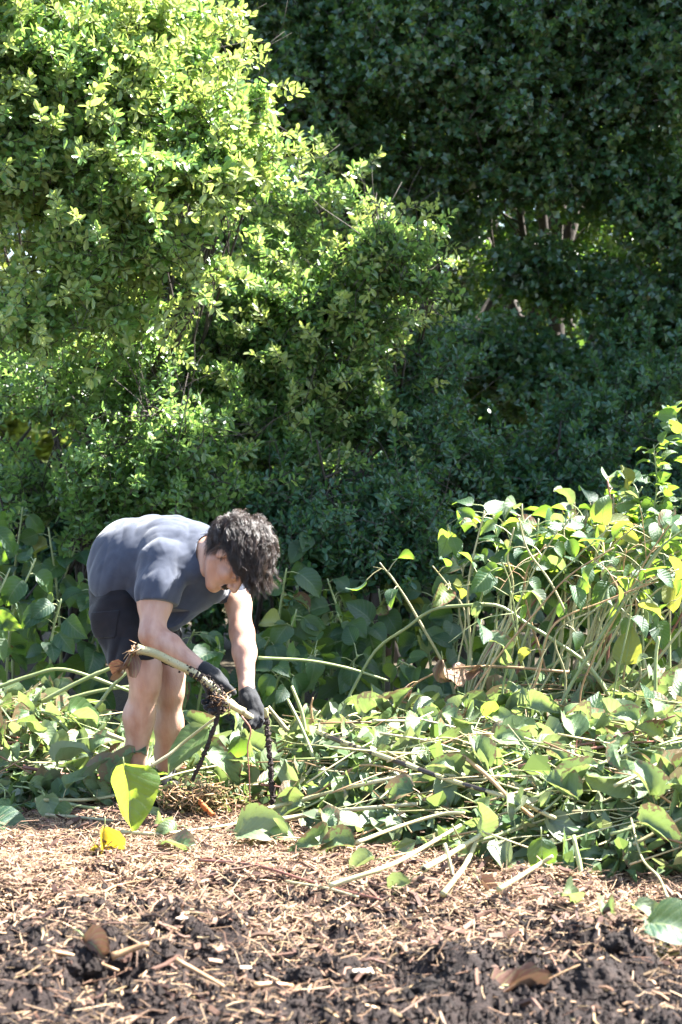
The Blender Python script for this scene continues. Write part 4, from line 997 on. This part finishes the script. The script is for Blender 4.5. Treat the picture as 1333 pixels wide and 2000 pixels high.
lying(120, True, 'wilting cut stalk tangled in the broad green heap', 'cut stalks in the right heap', 9)
lying(24, None, 'wilting cut stalk lying in the leaf litter behind his feet', 'cut stalks behind the feet', 8)
lying(26, False, 'wilting cut stalk tangled in the low heap at the left edge', 'cut stalks in the left heap', 9)

# thin stems, leaf stalks and twigs tangled all through the heaps
M_STEMBIT = leaf_mat('stem_bit', [(.30, .28, .13), (.42, .38, .22), (.22, .27, .09), (.26, .13, .07), (.36, .30, .15), (.18, .24, .08)], [(.2, .2, .1)], .5, .4, 0., True)
mb = MB()
for x, y in np.concatenate([heap_xy(620), heap_xy(170, False)]):
    a = hk.normal(0, .7); L = hk.uniform(.12, .65); e_ = np.array([math.cos(a), math.sin(a)*.8, hk.normal()*.22])*L/2; c_ = np.array([x, y, float(surf(x, y))+hk.uniform(.0, .05)])
    mb.tube(spline([c_-e_, c_+hk.normal(size=3)*.02, c_+e_], 6), np.linspace(1, .6, 6)*hk.uniform(.0013, .0046), 4)
tag(link('stem_tangle', mb.mesh('stem_tangle'), M_STEMBIT), 'tangle of thin stems and leaf stalks through the heaps', None, None, 'stuff')

# stalks one can pick out, traced where they lie
def stick(label, seq, rpx, mat, off=.03, name='cut_stalk', cat='stalk', r1=None, leaf=None, flat=True, hollow=False):
    pts = [G(x, y, off) for x, y in seq] if flat else [P(*q) for q in seq]
    r = rpx*np.mean([p[1] for p in pts])/FPX; root = np.mean(pts, axis=0); o = thing(name, label, cat, root); mb = MB()
    p = add_cane(mb, [q-root for q in pts], r, (r1 or rpx*.75)*pts[-1][1]/FPX, 8)
    link('stem', mb.mesh('stem'), mat, o)
    if hollow:
        t = unit(p[0]-p[2]); e = MB(); e.tube(np.stack([p[0]+t*.0005, p[0]+t*.0015]), [r*.68, r*.66], 8); link('hollow_shade_disc', e.mesh('hollow_shade_disc'), M_SOILROOT, o)  # dark disc painted for the shade inside the hollow stalk
    if leaf:
        for (t, d, n, s, me) in leaf: put_leaf(o, np.zeros(3), p[int(t*(len(p)-1))], d, n, s, me)
    return o
stick('long soil-crusted stalk lying diagonally over the middle of the heap', [(622, 1430), (671, 1450), (792, 1493), (886, 1526), (996, 1559), (1084, 1598)], 6, M_CRUST, .09)
stick('pale straight stalk lying just right of the standing black root', [(488, 1588), (600, 1560), (710, 1532), (820, 1513), (908, 1518)], 4.5, M_PALE, .06)
stick('cream stalk lying below the pale straight one, its left end on the mulch', [(536, 1602), (600, 1592), (693, 1581), (815, 1570)], 5, M_PALE, .05)
stick('curved cream stalk poking left out of the heap front', [(699, 1645), (781, 1614), (864, 1590), (908, 1588)], 4, M_PALE, .08)
stick('long cream stalk slanting out of the heap down onto the mulch', [(644, 1730), (760, 1691), (831, 1653), (900, 1612)], 5, M_PALE, .05)
stick('cut stalk with an open hollow end at the heap front', [(828, 1697), (886, 1664), (957, 1620)], 6, M_PALE, .07, hollow=True)
stick('whitish stalk standing out of the heap front', [(866, 1746), (908, 1691), (935, 1636)], 5.5, M_PALE, .05)
stick('second whitish stalk, half hidden at the heap foot', [(975, 1737), (1040, 1697), (1080, 1672)], 5, M_PALE, .04)
stick('brown broken stick across the top of the heap', [(905, 1477), (952, 1515), (996, 1559), (1040, 1595)], 4.5, M_DRY, .11)
stick('green stub standing upright at the right heap foot', [(1147, 1768, 6.28), (1133, 1691, 6.33), (1120, 1631, 6.36)], 5.5, M_CANE, flat=False)
stick('forked dry stub standing at the heap foot', [(894, 1748, 6.33), (883, 1702, 6.35), (869, 1647, 6.38)], 4.5, M_PALE, flat=False)
stick('thin bowed stalk hanging down the right end of the heap', [(1304, 1752), (1287, 1713), (1254, 1675), (1232, 1595)], 2.6, M_PALE, .08)
stick('pale stalk entering the heap from the right edge', [(1350, 1456), (1260, 1507), (1200, 1535)], 5, M_PALE, .10)
stick('reddish stick lying along the mulch below the heap', [(390, 1680), (500, 1690), (600, 1720), (667, 1738), (745, 1757)], 3.2, M_RED, .02)
stick('short pale stalk lying left of the big upright leaf', [(90, 1592), (150, 1596), (222, 1603)], 3.4, M_PALE, .025)
stick('cream stalk lying on the mulch right of the big upright leaf', [(238, 1625), (320, 1628), (450, 1611), (470, 1600)], 3.8, M_PALE, .025)
stick('pale stick leaning from beside his shin up to his near hand', [(258, 1518, 7.6), (322, 1480, 7.6), (363, 1447, 7.62), (429, 1396, 7.6)], 3.6, M_PALE, flat=False)
stick('thin green twig standing in the heap right of his far glove', [(598, 1440, 7.9), (590, 1392, 7.9), (570, 1340, 7.9)], 4, M_CANE, flat=False)
stick('kinked green stalk slanting down right of the standing black root', [(632, 1535, 7.7), (610, 1472, 7.75), (586, 1414, 7.8), (562, 1366, 7.85)], 4, M_CANE, flat=False)
stick('stout pale stub behind the far glove', [(562, 1428, 7.9), (540, 1400, 7.9), (524, 1380, 7.9)], 4.5, M_PALE, flat=False)
stick('short dry twig poking up behind the heap, bent at its top', [(612, 1412, 8.0), (608, 1380, 8.0), (612, 1362, 8.0)], 2, M_DRY, flat=False)
stick('green stalk lying across the shaded gap left of his shin', [(-10, 1345, 8.6), (60, 1320, 8.6), (130, 1308, 8.6), (255, 1350, 8.6)], 4, M_CANE, flat=False)
stick('pale stalk rising from the left heap to the back of his shorts', [(15, 1410, 8.5), (110, 1355, 8.5), (180, 1320, 8.5), (235, 1298, 8.5)], 4.5, M_CANE, flat=False)
stick('long green stalk slanting steeply behind his near leg', [(150, 1420, 8.5), (190, 1380, 8.5), (225, 1335, 8.5), (300, 1270, 8.55)], 4, M_CANE, flat=False)
stick('thin stalk lying level behind the knees', [(110, 1372, 8.7), (190, 1350, 8.7), (260, 1340, 8.7)], 4, M_CANE, flat=False)
stick('cut pale stub pointing at his shin from the left', [(208, 1433, 8.1), (243, 1446, 8.1)], 5.5, M_PALE, flat=False, hollow=True)
stick('thin reddish cane curving over the heap beside the black root', [(510, 1532, 7.6), (560, 1540, 7.6), (600, 1555, 7.62)], 2, M_RED, flat=False)
stick('stalk running level behind his far wrist', [(505, 1285, 8.9), (600, 1290, 8.9), (680, 1305, 8.9), (760, 1330, 8.9)], 3, M_CANE, flat=False)
stick('twin-jointed stalk behind the chest and far arm', [(330, 1215, 8.7), (400, 1175, 8.7), (455, 1140, 8.7)], 3.5, M_CANE, flat=False)

# the upright black root beside the far hand
def crusty(seq, rpx, rg, jitter=.2, n=None):
    pts = [P(*q) for q in seq]; L = np.linalg.norm(np.diff(pts, axis=0), axis=1).sum(); n = n or int(L/.006)
    p = spline(pts, n); r = rpx*pts[0][1]/FPX*(1+jitter*rg.normal(size=n)).clip(.55, 1.7); p = p+rg.normal(size=p.shape)*.0012; return p, r
def crumbs(mb, p, rg, n, spread, size):
    for _ in range(n):
        c = p[rg.integers(len(p))]+rg.normal(size=3)*spread; s = rg.uniform(*size); blob(mb, c, s, rg)
_oct = np.array([[1, 0, 0], [-1, 0, 0], [0, 1, 0], [0, -1, 0], [0, 0, 1], [0, 0, -1.]])
_oct_t = np.array([[0, 2, 4], [2, 1, 4], [1, 3, 4], [3, 0, 4], [2, 0, 5], [1, 2, 5], [3, 1, 5], [0, 3, 5]])
def blob(mb, c, s, rg): mb.add(c+_oct*s*rg.uniform(.6, 1.3, (6, 3)), None, _oct_t)
rr = np.random.default_rng(3)
o = thing('standing_root', 'black soil-caked root standing upright just right of the far glove', 'root', P(535, 1594, 7.55))
z0 = np.array(o.location); mb = MB(); p, r = crusty([(536, 1596, 7.55), (533, 1558, 7.56), (527, 1474, 7.58), (521, 1400, 7.6)], 5.5, rr); mb.tube(p-z0, r, 7); crumbs(mb, p-z0, rr, 120, .007, (.003, .007)); tag(link('caked_soil', mb.mesh('caked_soil', False), M_SOILROOT, o), kind='stuff')
mb = MB(); mb.tube(spline([P(521, 1402, 7.6)-z0, P(520, 1383, 7.6)-z0], 4), .0085, 8); link('stem', mb.mesh('stem'), M_PALE, o)

# the stalk he is pulling
o = thing('uprooted_stalk', 'thick uprooted stalk held in both gloves, torn end left, black root hanging', 'stalk', J(268, 1268, -.48)); z0 = np.array(o.location)
main = [J(268, 1268, -.48), J(300, 1275, -.475), J(335, 1292, -.46), (J(385, 1318, -.45)), J(425, 1350, -.435), J(455, 1378, -.415), J(478, 1390, -.40)]
mb = MB(); add_cane(mb, [q-z0 for q in main], .0175, .0145, 10); link('stem', mb.mesh('stem'), M_PALE, o)
mb = MB(); add_cane(mb, [q-z0 for q in (J(438, 1371, -.45), J(470, 1388, -.41), J(494, 1403, -.34), J(500, 1406, -.32))], .0125, .0125, 9); link('side_stem', mb.mesh('side_stem'), M_PALE, o)
mb = MB(); pp = spline(main[2:6], 60); pp = pp[12:46]; mb.tube(pp-z0+rr.normal(size=pp.shape)*.0012, .0155*(1+.16*rr.normal(size=len(pp))).clip(.75, 1.3), 9); crumbs(mb, pp-z0, rr, 240, .0095, (.003, .008)); c0 = J(428, 1368, -.45); crumbs(mb, np.array([c0-z0, c0-z0+[.01, 0, -.02], c0-z0+[-.02, 0, .012]]), rr, 160, .016, (.003, .009))
tag(link('caked_soil', mb.mesh('caked_soil', False), M_SOILROOT, o), kind='stuff')
mb = MB(); p, r = crusty([(432, 1372, 7.47), (424, 1405, 7.47), (408, 1450, 7.47), (390, 1495, 7.48), (376, 1524, 7.5)], 4.3, rr); mb.tube(p-z0, r, 7); crumbs(mb, p-z0, rr, 70, .005, (.002, .005)); link('root', mb.mesh('root', False), M_SOILROOT, o)
mb = MB(); mb.tube(spline([P(*q)-z0 for q in ((472, 1398, 7.5), (490, 1425, 7.5), (484, 1460, 7.5), (487, 1510, 7.5), (489, 1568, 7.52))], 24), np.linspace(.0035, .002, 24), 5); link('root', mb.mesh('root'), M_RED, o)
mb = MB()
for _ in range(26):                                                     # torn fibres of the end, fine rootlets at the clump
    a = main[0]-z0+rr.normal(size=3)*.009; mb.tube(np.stack([a, a+[-.012, 0, -.004]+rr.normal(size=3)*.008, a+[-.02, 0, -.012]+rr.normal(size=3)*.014]), [.003, .002, .001], 4)
for _ in range(26):
    a = c0-z0+rr.normal(size=3)*.015; mb.tube(spline([a, a+rr.normal(size=3)*.02, a+rr.normal(size=3)*.035], 6), [.0016]*5+[.0006], 3)
tag(link('fibres', mb.mesh('fibres'), M_DRY, o), kind='stuff')
lf = put_leaf(o, np.zeros(3), J(262, 1274, -.48)-z0, (-.35, -.05, -.9), (.5, -.8, .1), .13, LB[1], 'dead_leaf')
put_leaf(o, np.zeros(3), J(246, 1300, -.47)-z0, (-.75, -.1, -.35), (-.3, -.6, .6), .09, LB[2], 'dead_leaf')

# heap of torn roots at his feet
o = thing('root_clump', 'matted clump of torn brown roots and moss by his near foot', 'root clump', G(385, 1580)); z0 = np.array(o.location); mb = MB(); m2 = MB()
for _ in range(240):
    a = rr.normal(size=3)*[.075, .05, .03]+[0, 0, .045]; e = unit(rr.normal(size=3)*[1, 1, .7]); L = rr.uniform(.03, .10)
    mb.tube(spline([a-e*L/2, a+rr.normal(size=3)*.012, a+e*L/2], 5), [.0022, .002, .0018, .0014, .0008], 4)
for _ in range(420): blob(m2, rr.normal(size=3)*[.07, .05, .026]+[0, 0, .04], rr.uniform(.004, .011), rr)
tag(link('rootlets', mb.mesh('rootlets'), M_DRY, o), kind='stuff'); M_MOSS = solid_mat('moss_and_soil', (.035, .026, .016), (.15, .13, .04), 45, .9, .2, 90, .004, 1); tag(link('moss', m2.mesh('moss', False), M_MOSS, o), kind='stuff')
M_ORANGE = solid_mat('orange_rhizome', (.42, .11, .015), (.26, .07, .02), 60, .7, .3, 120, .003, 1)
o = thing('rhizome', 'orange broken rhizome lying at the foot of the root clump', 'root', G(405, 1580, .02)); mb = MB(); p, r = crusty([(390, 1566, 7.45), (402, 1578, 7.44), (416, 1592, 7.43)], 5, rr, .2, 14); mb.tube(p-np.array(o.location), r, 7); link('root', mb.mesh('root'), M_ORANGE, o)

# single leaves one can pick out
def lone(label, px, py, Y, d, n, size, mesh, name='fallen_leaf', flat=True, off=.02, stalk=True):
    b = G(px, py, off) if flat else P(px, py, Y); o = thing(name, label, 'leaf', b); put_leaf(o, np.zeros(3), (0, 0, 0), d, n, size, mesh, 'blade')
    if stalk:
        mb = MB(); d = unit(d); mb.tube(np.stack([np.zeros(3), -d*.02+[0, 0, .004], -d*.04]), [.0022, .002, .0018], 5); link('leaf_stalk', mb.mesh('leaf_stalk'), M_CANE, o)
    return o
M_HERO = leaf_mat('hero_leaf', [(.06, .12, .03)], [(.46, .60, .05)], .40, .5, .46, False, True, None, (.09, .15, .075))
hero = leaf_mesh('blade', M_HERO, 90, -.85, .12, 0, .06, .05, 0.08, .42, 8, 14)
lone('large upright green leaf glowing in the sun at his near foot', 243, 1500, 7.15, (.10, .05, -1), (-.35, -.95, 0), .25, hero, flat=False)
lone('crumpled yellow leaf standing on the mulch under the large green one', 205, 1618, 6.75, (-.02, -.05, -1), (.5, -.8, .1), .14, LY[0], flat=False)
lone('folded yellow scrap against the crumpled yellow leaf', 186, 1652, 6.75, (.4, -.1, -.8), (-.3, -.6, .6), .085, LY[1], flat=False)
lone('pale leaf lying right of the yellow leaf, its tip to the right', 322, 1646, 0, (.75, -.65, .02), (-.2, -.4, .9), .17, LW[0])
lone('broad green leaf with a brown tip lying under the black root', 462, 1622, 0, (.92, -.25, .10), (.0, -.75, .75), .23, leaf_mesh('blade', M_WILT, 91, .5, .6, 0, .09, 0, .10, .37, 6, 10), off=.05)
lone('bright green leaf lying flat at the left edge of the mulch', -25, 1606, 0, (.95, -.3, .05), (0, -.5, .85), .20, LF[2], off=.03)
lone('large green leaf lying at the lower right edge', 1268, 1800, 0, (.75, -.45, -.05), (-.1, -.55, .8), .19, leaf_mesh('blade', M_KLEAF, 92, .3, .5, 0, .06, 0, .03, .42, 6, 10), off=.05)
lone('dark green oval leaf hanging down the front of the heap', 1058, 1640, 6.4, (.02, -.2, -1), (.05, -1, .05), .135, LF[1], flat=False)
lone('grey-green leaf drooping over the right end of the heap', 1300, 1500, 6.9, (.25, -.25, -.9), (-.1, -.85, .4), .17, LW[1], flat=False)
lone('second grey-green leaf drooping below the first at the right end', 1318, 1590, 6.7, (.1, -.3, -.95), (-.2, -.9, .2), .16, LF[0], flat=False)
lone('dark green leaf slanting in the right half of the heap', 1255, 1530, 6.8, (-.55, -.2, -.8), (-.1, -.9, .4), .13, LF[3], flat=False)
lone('small red-brown leaf at the heap foot', 938, 1725, 0, (.4, -.5, -.5), (.3, -.7, .4), .10, LB[0], off=.05)
lone('silvery leaf curled over the brown cane', 952, 1248, 8.1, (.9, -.1, -.25), (0, -.4, .9), .17, LW[3], flat=False)
lone('withered leaf hanging from the left of the brown cane', 865, 1290, 8.2, (.15, -.1, -1), (-.4, -.8, .2), .14, LB[3], flat=False)
lone('half-yellow leaf held up in front of the right-hand canes', 1222, 1295, 8.3, (.15, -.15, 1), (-.15, -.95, -.1), .165, leaf_mesh('blade', M_SPOT, 95, .2, .3, 0, .06, .1, .05, .40, 6, 10), flat=False)
lone('thick brown curled leaf on the dark soil, front right', 955, 1965, 0, (.9, .3, .15), (0, -.5, .85), .17, LB[0], off=.03)
lone('long brown leaf curled behind the thick one on the soil', 1000, 1925, 0, (.95, .1, .1), (0, -.6, .8), .14, LB[2], off=.03)
lone('dry tan leaf lying at the bottom edge', 1050, 1985, 0, (.9, .2, .1), (0, -.4, .9), .12, LB[3], off=.02)
lone('dark red leaf crumpled on the soil at the left', 165, 1830, 0, (.6, -.5, -.3), (.3, -.7, .5), .12, LB[1], off=.05)
lone('bright green leaf hanging under the far glove', 470, 1440, 7.8, (-.2, -.1, -1), (.35, -.9, .1), .12, LF[4], flat=False)
lone('big ribbed grey-green leaf slanting between his feet and the root', 405, 1425, 7.75, (-.75, -.15, -.65), (-.35, -.6, .7), .24, leaf_mesh('blade', M_WILT, 96, .25, .35, 0, .05, 0, .03, .36, 6, 10), flat=False)
lone('broad pale leaf spread on the ground right of his shins', 395, 1460, 7.8, (.75, -.2, -.45), (-.1, -.7, .7), .2, LW[4], flat=False)
for px, py, lab in ((60, 1530, 'grey wilted leaf draped at the front of the left heap'), (120, 1500, 'pale twisted leaf on top of the left heap'), (30, 1480, 'dull green leaf on the left heap near the picture edge'),
                    (90, 1560, 'whitish folded leaf at the foot of the left heap'), (170, 1545, 'pale leaf lying beside the large upright green one'), (690, 1650, 'grey dead leaf at the foot of the heap'), (640, 1640, 'silvery crumpled leaf on the mulch beside a stub')):
    lone(lab, px, py, 0, unit(hk.normal(size=3)*[1, .6, .3]+[0, -.2, -.3]), (hk.normal()*.3, -.6, .7), hk.uniform(.12, .16), LW[hk.integers(9)], off=.05)

for px, py, ng, lab in ((300, 1540, 0, 'small green leaf against the near sock'), (345, 1560, 0, 'pale leaf between the shoes and the root clump'), (318, 1600, 1, 'whitish leaf lying in front of the near shoe'), (285, 1588, 0, 'green leaf half under the near shoe'),
                        (345, 1615, 1, 'folded pale leaf lying in front of the root clump'), (440, 1560, 0, 'green leaf lying behind the root clump'), (560, 1630, 1, 'pale leaf at the mulch edge left of the silvery one'), (590, 1570, 0, 'wilted leaf under the cream stalks right of the black root'),
                        (730, 1680, 1, 'grey leaf flattened under the long cream stalk'), (800, 1720, 0, 'green leaf lying on the mulch left of the thick whitish stalk'), (10, 1560, 1, 'pale leaf at the picture edge above the bright green one'), (140, 1580, 0, 'wilted leaf on the short pale stalk'),
                        (1180, 1760, 0, 'green leaf at the heap foot right of the upright stub'), (1240, 1770, 1, 'pale leaf lying left of the large lower right leaf'), (1100, 1745, 1, 'grey leaf at the heap foot left of the upright stub'), (455, 1510, 0, 'green leaf behind the hanging black root'),
                        (60, 1440, 1, 'whitish leaf high on the left heap'), (130, 1445, 0, 'green leaf on the left heap beside the shaded gap'), (190, 1500, 1, 'wilted leaf above the large upright leaf')):
    lone(lab, px, py, 0, unit(hk.normal(size=3)*[1, .7, .25]+[0, -.2, -.1]), (hk.normal()*.35, -.5, .75), hk.uniform(.08, .125), LW[hk.integers(9)] if ng else (LW+LF)[hk.integers(15)], off=.045)

# ------------------------------------------------------------------ mulch, straw and soil crumbs
M_CHIP = leaf_mat('mulch_chip', [(.06, .032, .022), (.16, .09, .055), (.27, .165, .095), (.40, .28, .17), (.20, .10, .065), (.32, .23, .12), (.10, .055, .038), (.22, .15, .085)], [(.3, .2, .1)], .7, .3, .0, True)
M_BARKBIT = leaf_mat('bark_bit', [(.05, .026, .02), (.11, .06, .042), (.16, .095, .065), (.075, .04, .03), (.22, .14, .09)], [(.2, .1, .1)], .75, .25, 0., True)
M_CRUMB = solid_mat('soil_crumb', (.009, .006, .005), (.030, .020, .016), 60, .92, .25, 150, .004, 1, island=.5)
mk = np.random.default_rng(9)
def chips(name, label, xy, lmin, lmax, w, rg, lift=.012, mat=None):
    n = len(xy); z = ground_z(xy[:, 0], xy[:, 1])+rg.uniform(0, 1, n)**2*lift+.003
    c = np.stack([xy[:, 0], xy[:, 1], z], -1); a = rg.uniform(0, 2*np.pi, n); d = unit(np.stack([np.cos(a), np.sin(a), rg.normal(size=n)*.28], -1))
    nn = unit(np.array([0, 0, 1.])+rg.normal(size=(n, 3))*.5); s = unit(np.cross(d, nn)); nn = np.cross(s, d)
    L = rg.uniform(0, 1, n)**2*(lmax-lmin)+lmin; wd = w*rg.uniform(.4, 1.4, n); th = wd*rg.uniform(.25, .6, n); bend = rg.normal(size=n)*.12*L
    P_ = []
    for t in (-.5, 0, .5):
        for sx, sz in ((-1, -1), (1, -1), (1, 1), (-1, 1)):
            tap = 1-.45*abs(t)*2*rg.uniform(0, 1, n)
            P_.append(c+d*(t*L)[:, None]+s*(sx*wd*.5*tap)[:, None]+nn*(sz*th*.5+bend*(1-4*t*t))[:, None])
    V = np.stack(P_, 1).reshape(-1, 3); i = np.arange(n)[:, None]*12; Q = []
    for k in (0, 4):
        for j in range(4): Q.append(i+np.array([[k+j, k+(j+1) % 4, k+4+(j+1) % 4, k+4+j]]))
    Q.append(i+np.array([[3, 2, 1, 0]])); Q.append(i+np.array([[8, 9, 10, 11]]))
    return tag(link(name, mesh_np(name, V, [np.concatenate(Q)], None, False), mat or M_CHIP), label, None, None, 'stuff')
def band(n, y0, y1, edge, rg):
    y = rg.uniform(y0, y1, n*3); x = rg.uniform(-1, 1, n*3)*(y*.19+.25)
    q = np.stack([x*1.6, y*1.6, np.zeros_like(x)], -1); keep = (sstep(edge-.5, edge+.45, y+fbm(q, 3, 2)*.55)+.045) > rg.uniform(0, 1, n*3)
    keep &= heap_z(x, y) < .16
    return np.stack([x, y], -1)[keep][:n]
chips('mulch', 'pale shredded mulch spread over the ground in front of the heap', band(29000, 4.4, 8.1, 5.95, mk), .010, .055, .0065, mk)
chips('bark_mulch', 'coarse brown bark and stem pieces lying over the soil and mulch', band(1800, 4.4, 8.0, 5.3, mk), .03, .11, .012, mk, .02, M_BARKBIT)
chips('straw', 'thin straw and stem fibres strewn over mulch and soil', band(12000, 4.4, 8.1, 5.1, mk), .03, .13, .0024, mk, .03)
def crumb_field(name, label, n, y0, y1, smin_, smax_, rg):
    y = rg.uniform(y0, y1, n); x = rg.uniform(-1, 1, n)*(y*.19+.2); q = np.stack([x*1.6, y*1.6, 0*x], -1)
    keep = (1-sstep(5.6, 6.65, y+fbm(q, 3, 2)*.55)+.03) > rg.uniform(0, 1, n); x, y = x[keep], y[keep]; n = len(x)
    s = (rg.uniform(0, 1, n)**3*(smax_-smin_)+smin_)[:, None, None]
    c = np.stack([x, y, ground_z(x, y)], -1)[:, None]
    V = c+np.array([0, 0, .25])*s+_oct*s*rg.uniform(.55, 1.35, (n, 6, 3)); i = np.arange(n)[:, None, None]*6
    return tag(link(name, mesh_np(name, V.reshape(-1, 3), None or [(i+_oct_t).reshape(-1, 3)], None, False), M_CRUMB), label, None, None, 'stuff')
crumb_field('soil_crumbs', 'dark loose soil crumbs over the front of the ground', 36000, 4.3, 7.4, .003, .018, mk)

def clod(label, px, py, r, seed):
    c = G(px, py); F_ = Field(c-r*1.9, c+r*1.9, r/17); F_.add(ell(c+[0, 0, r*.12], (r, r*.8, r*.55)), .01); F_.add(ell(c+[r*.5, .01, 0], (r*.6, r*.6, r*.4)), .03)
    F_.disp(lambda p: (fbm(p*(1.6/r), 5, seed)*.30+.22*np.abs(fbm(p*(5/r), 3, seed+4)))*r); me = F_.mesh('soil_clod', 0); me.transform(Matrix.Translation(-c))
    tag(link('soil_clod', me, M_CRUMB, None, c), label, 'soil clod')
clod('big black clod at the bottom edge, right of centre', 850, 1985, .10, 1); clod('dark ragged clod on the soil at the lower right', 1165, 1925, .085, 2); clod('dark clod lying at the left under a pale stick', 150, 1895, .07, 3)
clod('small clod below the heap at right of centre', 1030, 1815, .05, 4); clod('dark clod beside the straw tuft at the right', 1215, 1850, .05, 5); clod('black clod near the bottom edge, left of centre', 590, 1920, .05, 6)
stick('pale split stick lying on the dark soil at the left', [(100, 1858), (165, 1871), (232, 1896)], 4, M_DRY, .04, 'stick', 'stick')
stick('short brown stick beside the pale split one', [(218, 1868), (255, 1855), (290, 1843)], 7, M_DRY, .04, 'stick', 'stick')
stick('grey-brown stick half sunk in the soil, left of centre', [(345, 1875), (390, 1900), (436, 1926)], 5, M_DRY, .03, 'stick', 'stick')
stick('pale wood splinter lying level on the soil at bottom centre', [(496, 1925), (535, 1922), (572, 1926)], 6, M_DRY, .02, 'stick', 'stick')
stick('thin straw-coloured stem slanting over the soil at the right', [(1060, 1920), (1120, 1890), (1180, 1870)], 2.5, M_DRY, .04, 'stick', 'stick')
stick('grey twig slanting on the mulch at the left', [(205, 1742), (228, 1730), (300, 1716)], 3, M_DRY, .02, 'stick', 'stick')
stick('yellowish stem lying on the mulch near the middle', [(560, 1722), (640, 1735), (700, 1752)], 3, M_PALE, .02, 'stick', 'stick')
def flake(label, px, py, s, mat):
    c = G(px, py, .02); F_ = Field(c-s*1.5, c+s*1.5, s/10); F_.add(ell(c, (s, s*.7, s*.22)), .01); F_.disp(lambda p: fbm(p*(2.2/s), 3, int(px))*s*.18); me = F_.mesh('wood_chip', 0); me.transform(Matrix.Translation(-c)); tag(link('wood_chip', me, mat, None, c), label, 'wood chip')
M_WHITE = solid_mat('fresh_wood', (.40, .30, .21), (.58, .48, .36), 40, .8, .3, 120, .002, 1)
flake('white wood chip on the soil right of centre', 705, 1897, .022, M_WHITE); flake('white wood chip on the mulch left of centre', 356, 1793, .018, M_WHITE); flake('pale wood chip at the bottom edge on the right', 1085, 1975, .03, M_WHITE); flake('pale chip in the mulch above the bottom left soil', 480, 1890, .016, M_WHITE)
# ------------------------------------------------------------------ each look-alike is told apart by its look and by what it lies or stands beside
def to_px(p): return 666.5+FPX*p[0]/p[1], 880+FPX*(CAMH-p[2])/p[1]
ORD = ['nearest', 'second nearest', 'third nearest', 'fourth nearest', 'fifth nearest', 'sixth nearest', 'seventh nearest', 'eighth nearest', 'ninth nearest', 'tenth nearest', 'eleventh nearest', 'twelfth nearest']
COLW = {'green_cane': 'green', 'pale_cane': 'pale', 'dry_cane': 'brown', 'red_cane': 'reddish'}
def retell(group, noun, marks, at_top):
    rows = {}
    for o in [o for o in COL.objects if o.get('group') == group and o.parent is None]:
        if group == GC and not o['label'].startswith('slender'): continue
        kids = [k for k in o.children if k.name.startswith('stem')]; me = kids[0].data; n = len(me.vertices); co = np.empty(n*3); me.vertices.foreach_get('co', co); co = co.reshape(-1, 3)+np.array(o.location)
        p = co[np.argmax(co[:, 2])] if at_top else co.mean(0); x, y = to_px(p); nl = len(o.children)-1
        span = (co.max(0)-co.min(0))[0]
        look = (COLW.get(me.materials[0].name, '')+' ' if not at_top or group == GC else '')
        if not at_top: look = ('leafy ' if nl > 5 else 'nearly bare ')+('long ' if span > .62 else 'short ')+look
        nm, mx, my = min(marks, key=lambda m: (m[1]-x)**2+(m[2]-y)**2); dx, dy = x-mx, y-my
        di = ('right of' if dx > 0 else 'left of') if abs(dx) > abs(dy) else ('below' if dy > 0 else 'above')
        rows.setdefault((look, di, nm), []).append((math.hypot(dx, dy), o))
    for (look, di, nm), lst in rows.items():
        lst.sort(key=lambda t: t[0])
        for k, (_, o) in enumerate(lst): o['label'] = f'{look}{noun}, {ORD[min(k, 11)]} {di} {nm}' if len(lst) > 1 else f'{look}{noun} just {di} {nm}'
HM = [('the long soil-crusted stalk', 760, 1482), ('the brown broken stick', 975, 1537), ('the hollow-ended stalk', 890, 1660), ('the upright whitish stalk', 905, 1695), ('the upright green stub', 1133, 1700), ('the arching cane\'s foot', 1190, 1360),
      ('the brown level cane', 980, 1320), ('the far glove', 500, 1390), ('the standing black root', 530, 1490), ('the drooping grey-green leaf', 1305, 1550), ('the thin bowed stalk', 1270, 1680), ('the short upright cane', 1283, 1400), ('the curved cream stalk', 780, 1610),
      ('the dark hanging oval leaf', 1058, 1670), ('the kinked green stalk', 595, 1450), ('the pale stalk from the right edge', 1270, 1495)]
retell('cut stalks in the right heap', 'cut stalk', HM, False)
retell('cut stalks in the left heap', 'cut stalk', [('the large upright leaf', 230, 1560), ('the near shin', 260, 1430), ('the bright flat leaf', 30, 1605), ('the pale twisted leaf', 120, 1500), ('the left picture edge', 0, 1420), ('the cut pale stub', 220, 1438)], False)
retell('cut stalks behind the feet', 'cut stalk in the litter', [('the near shoe', 290, 1570), ('the root clump', 385, 1575), ('the shins', 300, 1450), ('the hanging black root', 400, 1470), ('the cut pale stub', 220, 1440), ('the big ribbed leaf', 350, 1480), ('the far glove', 495, 1390)], False)
WM = [('the bent back', 240, 1030), ('the dark hair', 500, 1060), ('the far forearm', 483, 1270), ('the left picture edge', 0, 1150), ('the dark shorts', 190, 1220), ('the arching green cane', 800, 1215), ('the withered hanging leaf', 865, 1300), ('the leaf mass of the canes', 1060, 1010),
      ('the half-yellow leaf', 1222, 1270), ('the tall leafy shoot', 1278, 930), ('the shins', 300, 1400), ('the silvery curled leaf', 990, 1255)]
for g in ('shaded weed plants at the left', 'shaded weed plants in the middle', 'shaded weed plants at the right'): retell(g, 'shaded broad-leaved weed plant, its top', WM, True)
retell(GC, 'slender leaning cane, its top', WM, True)
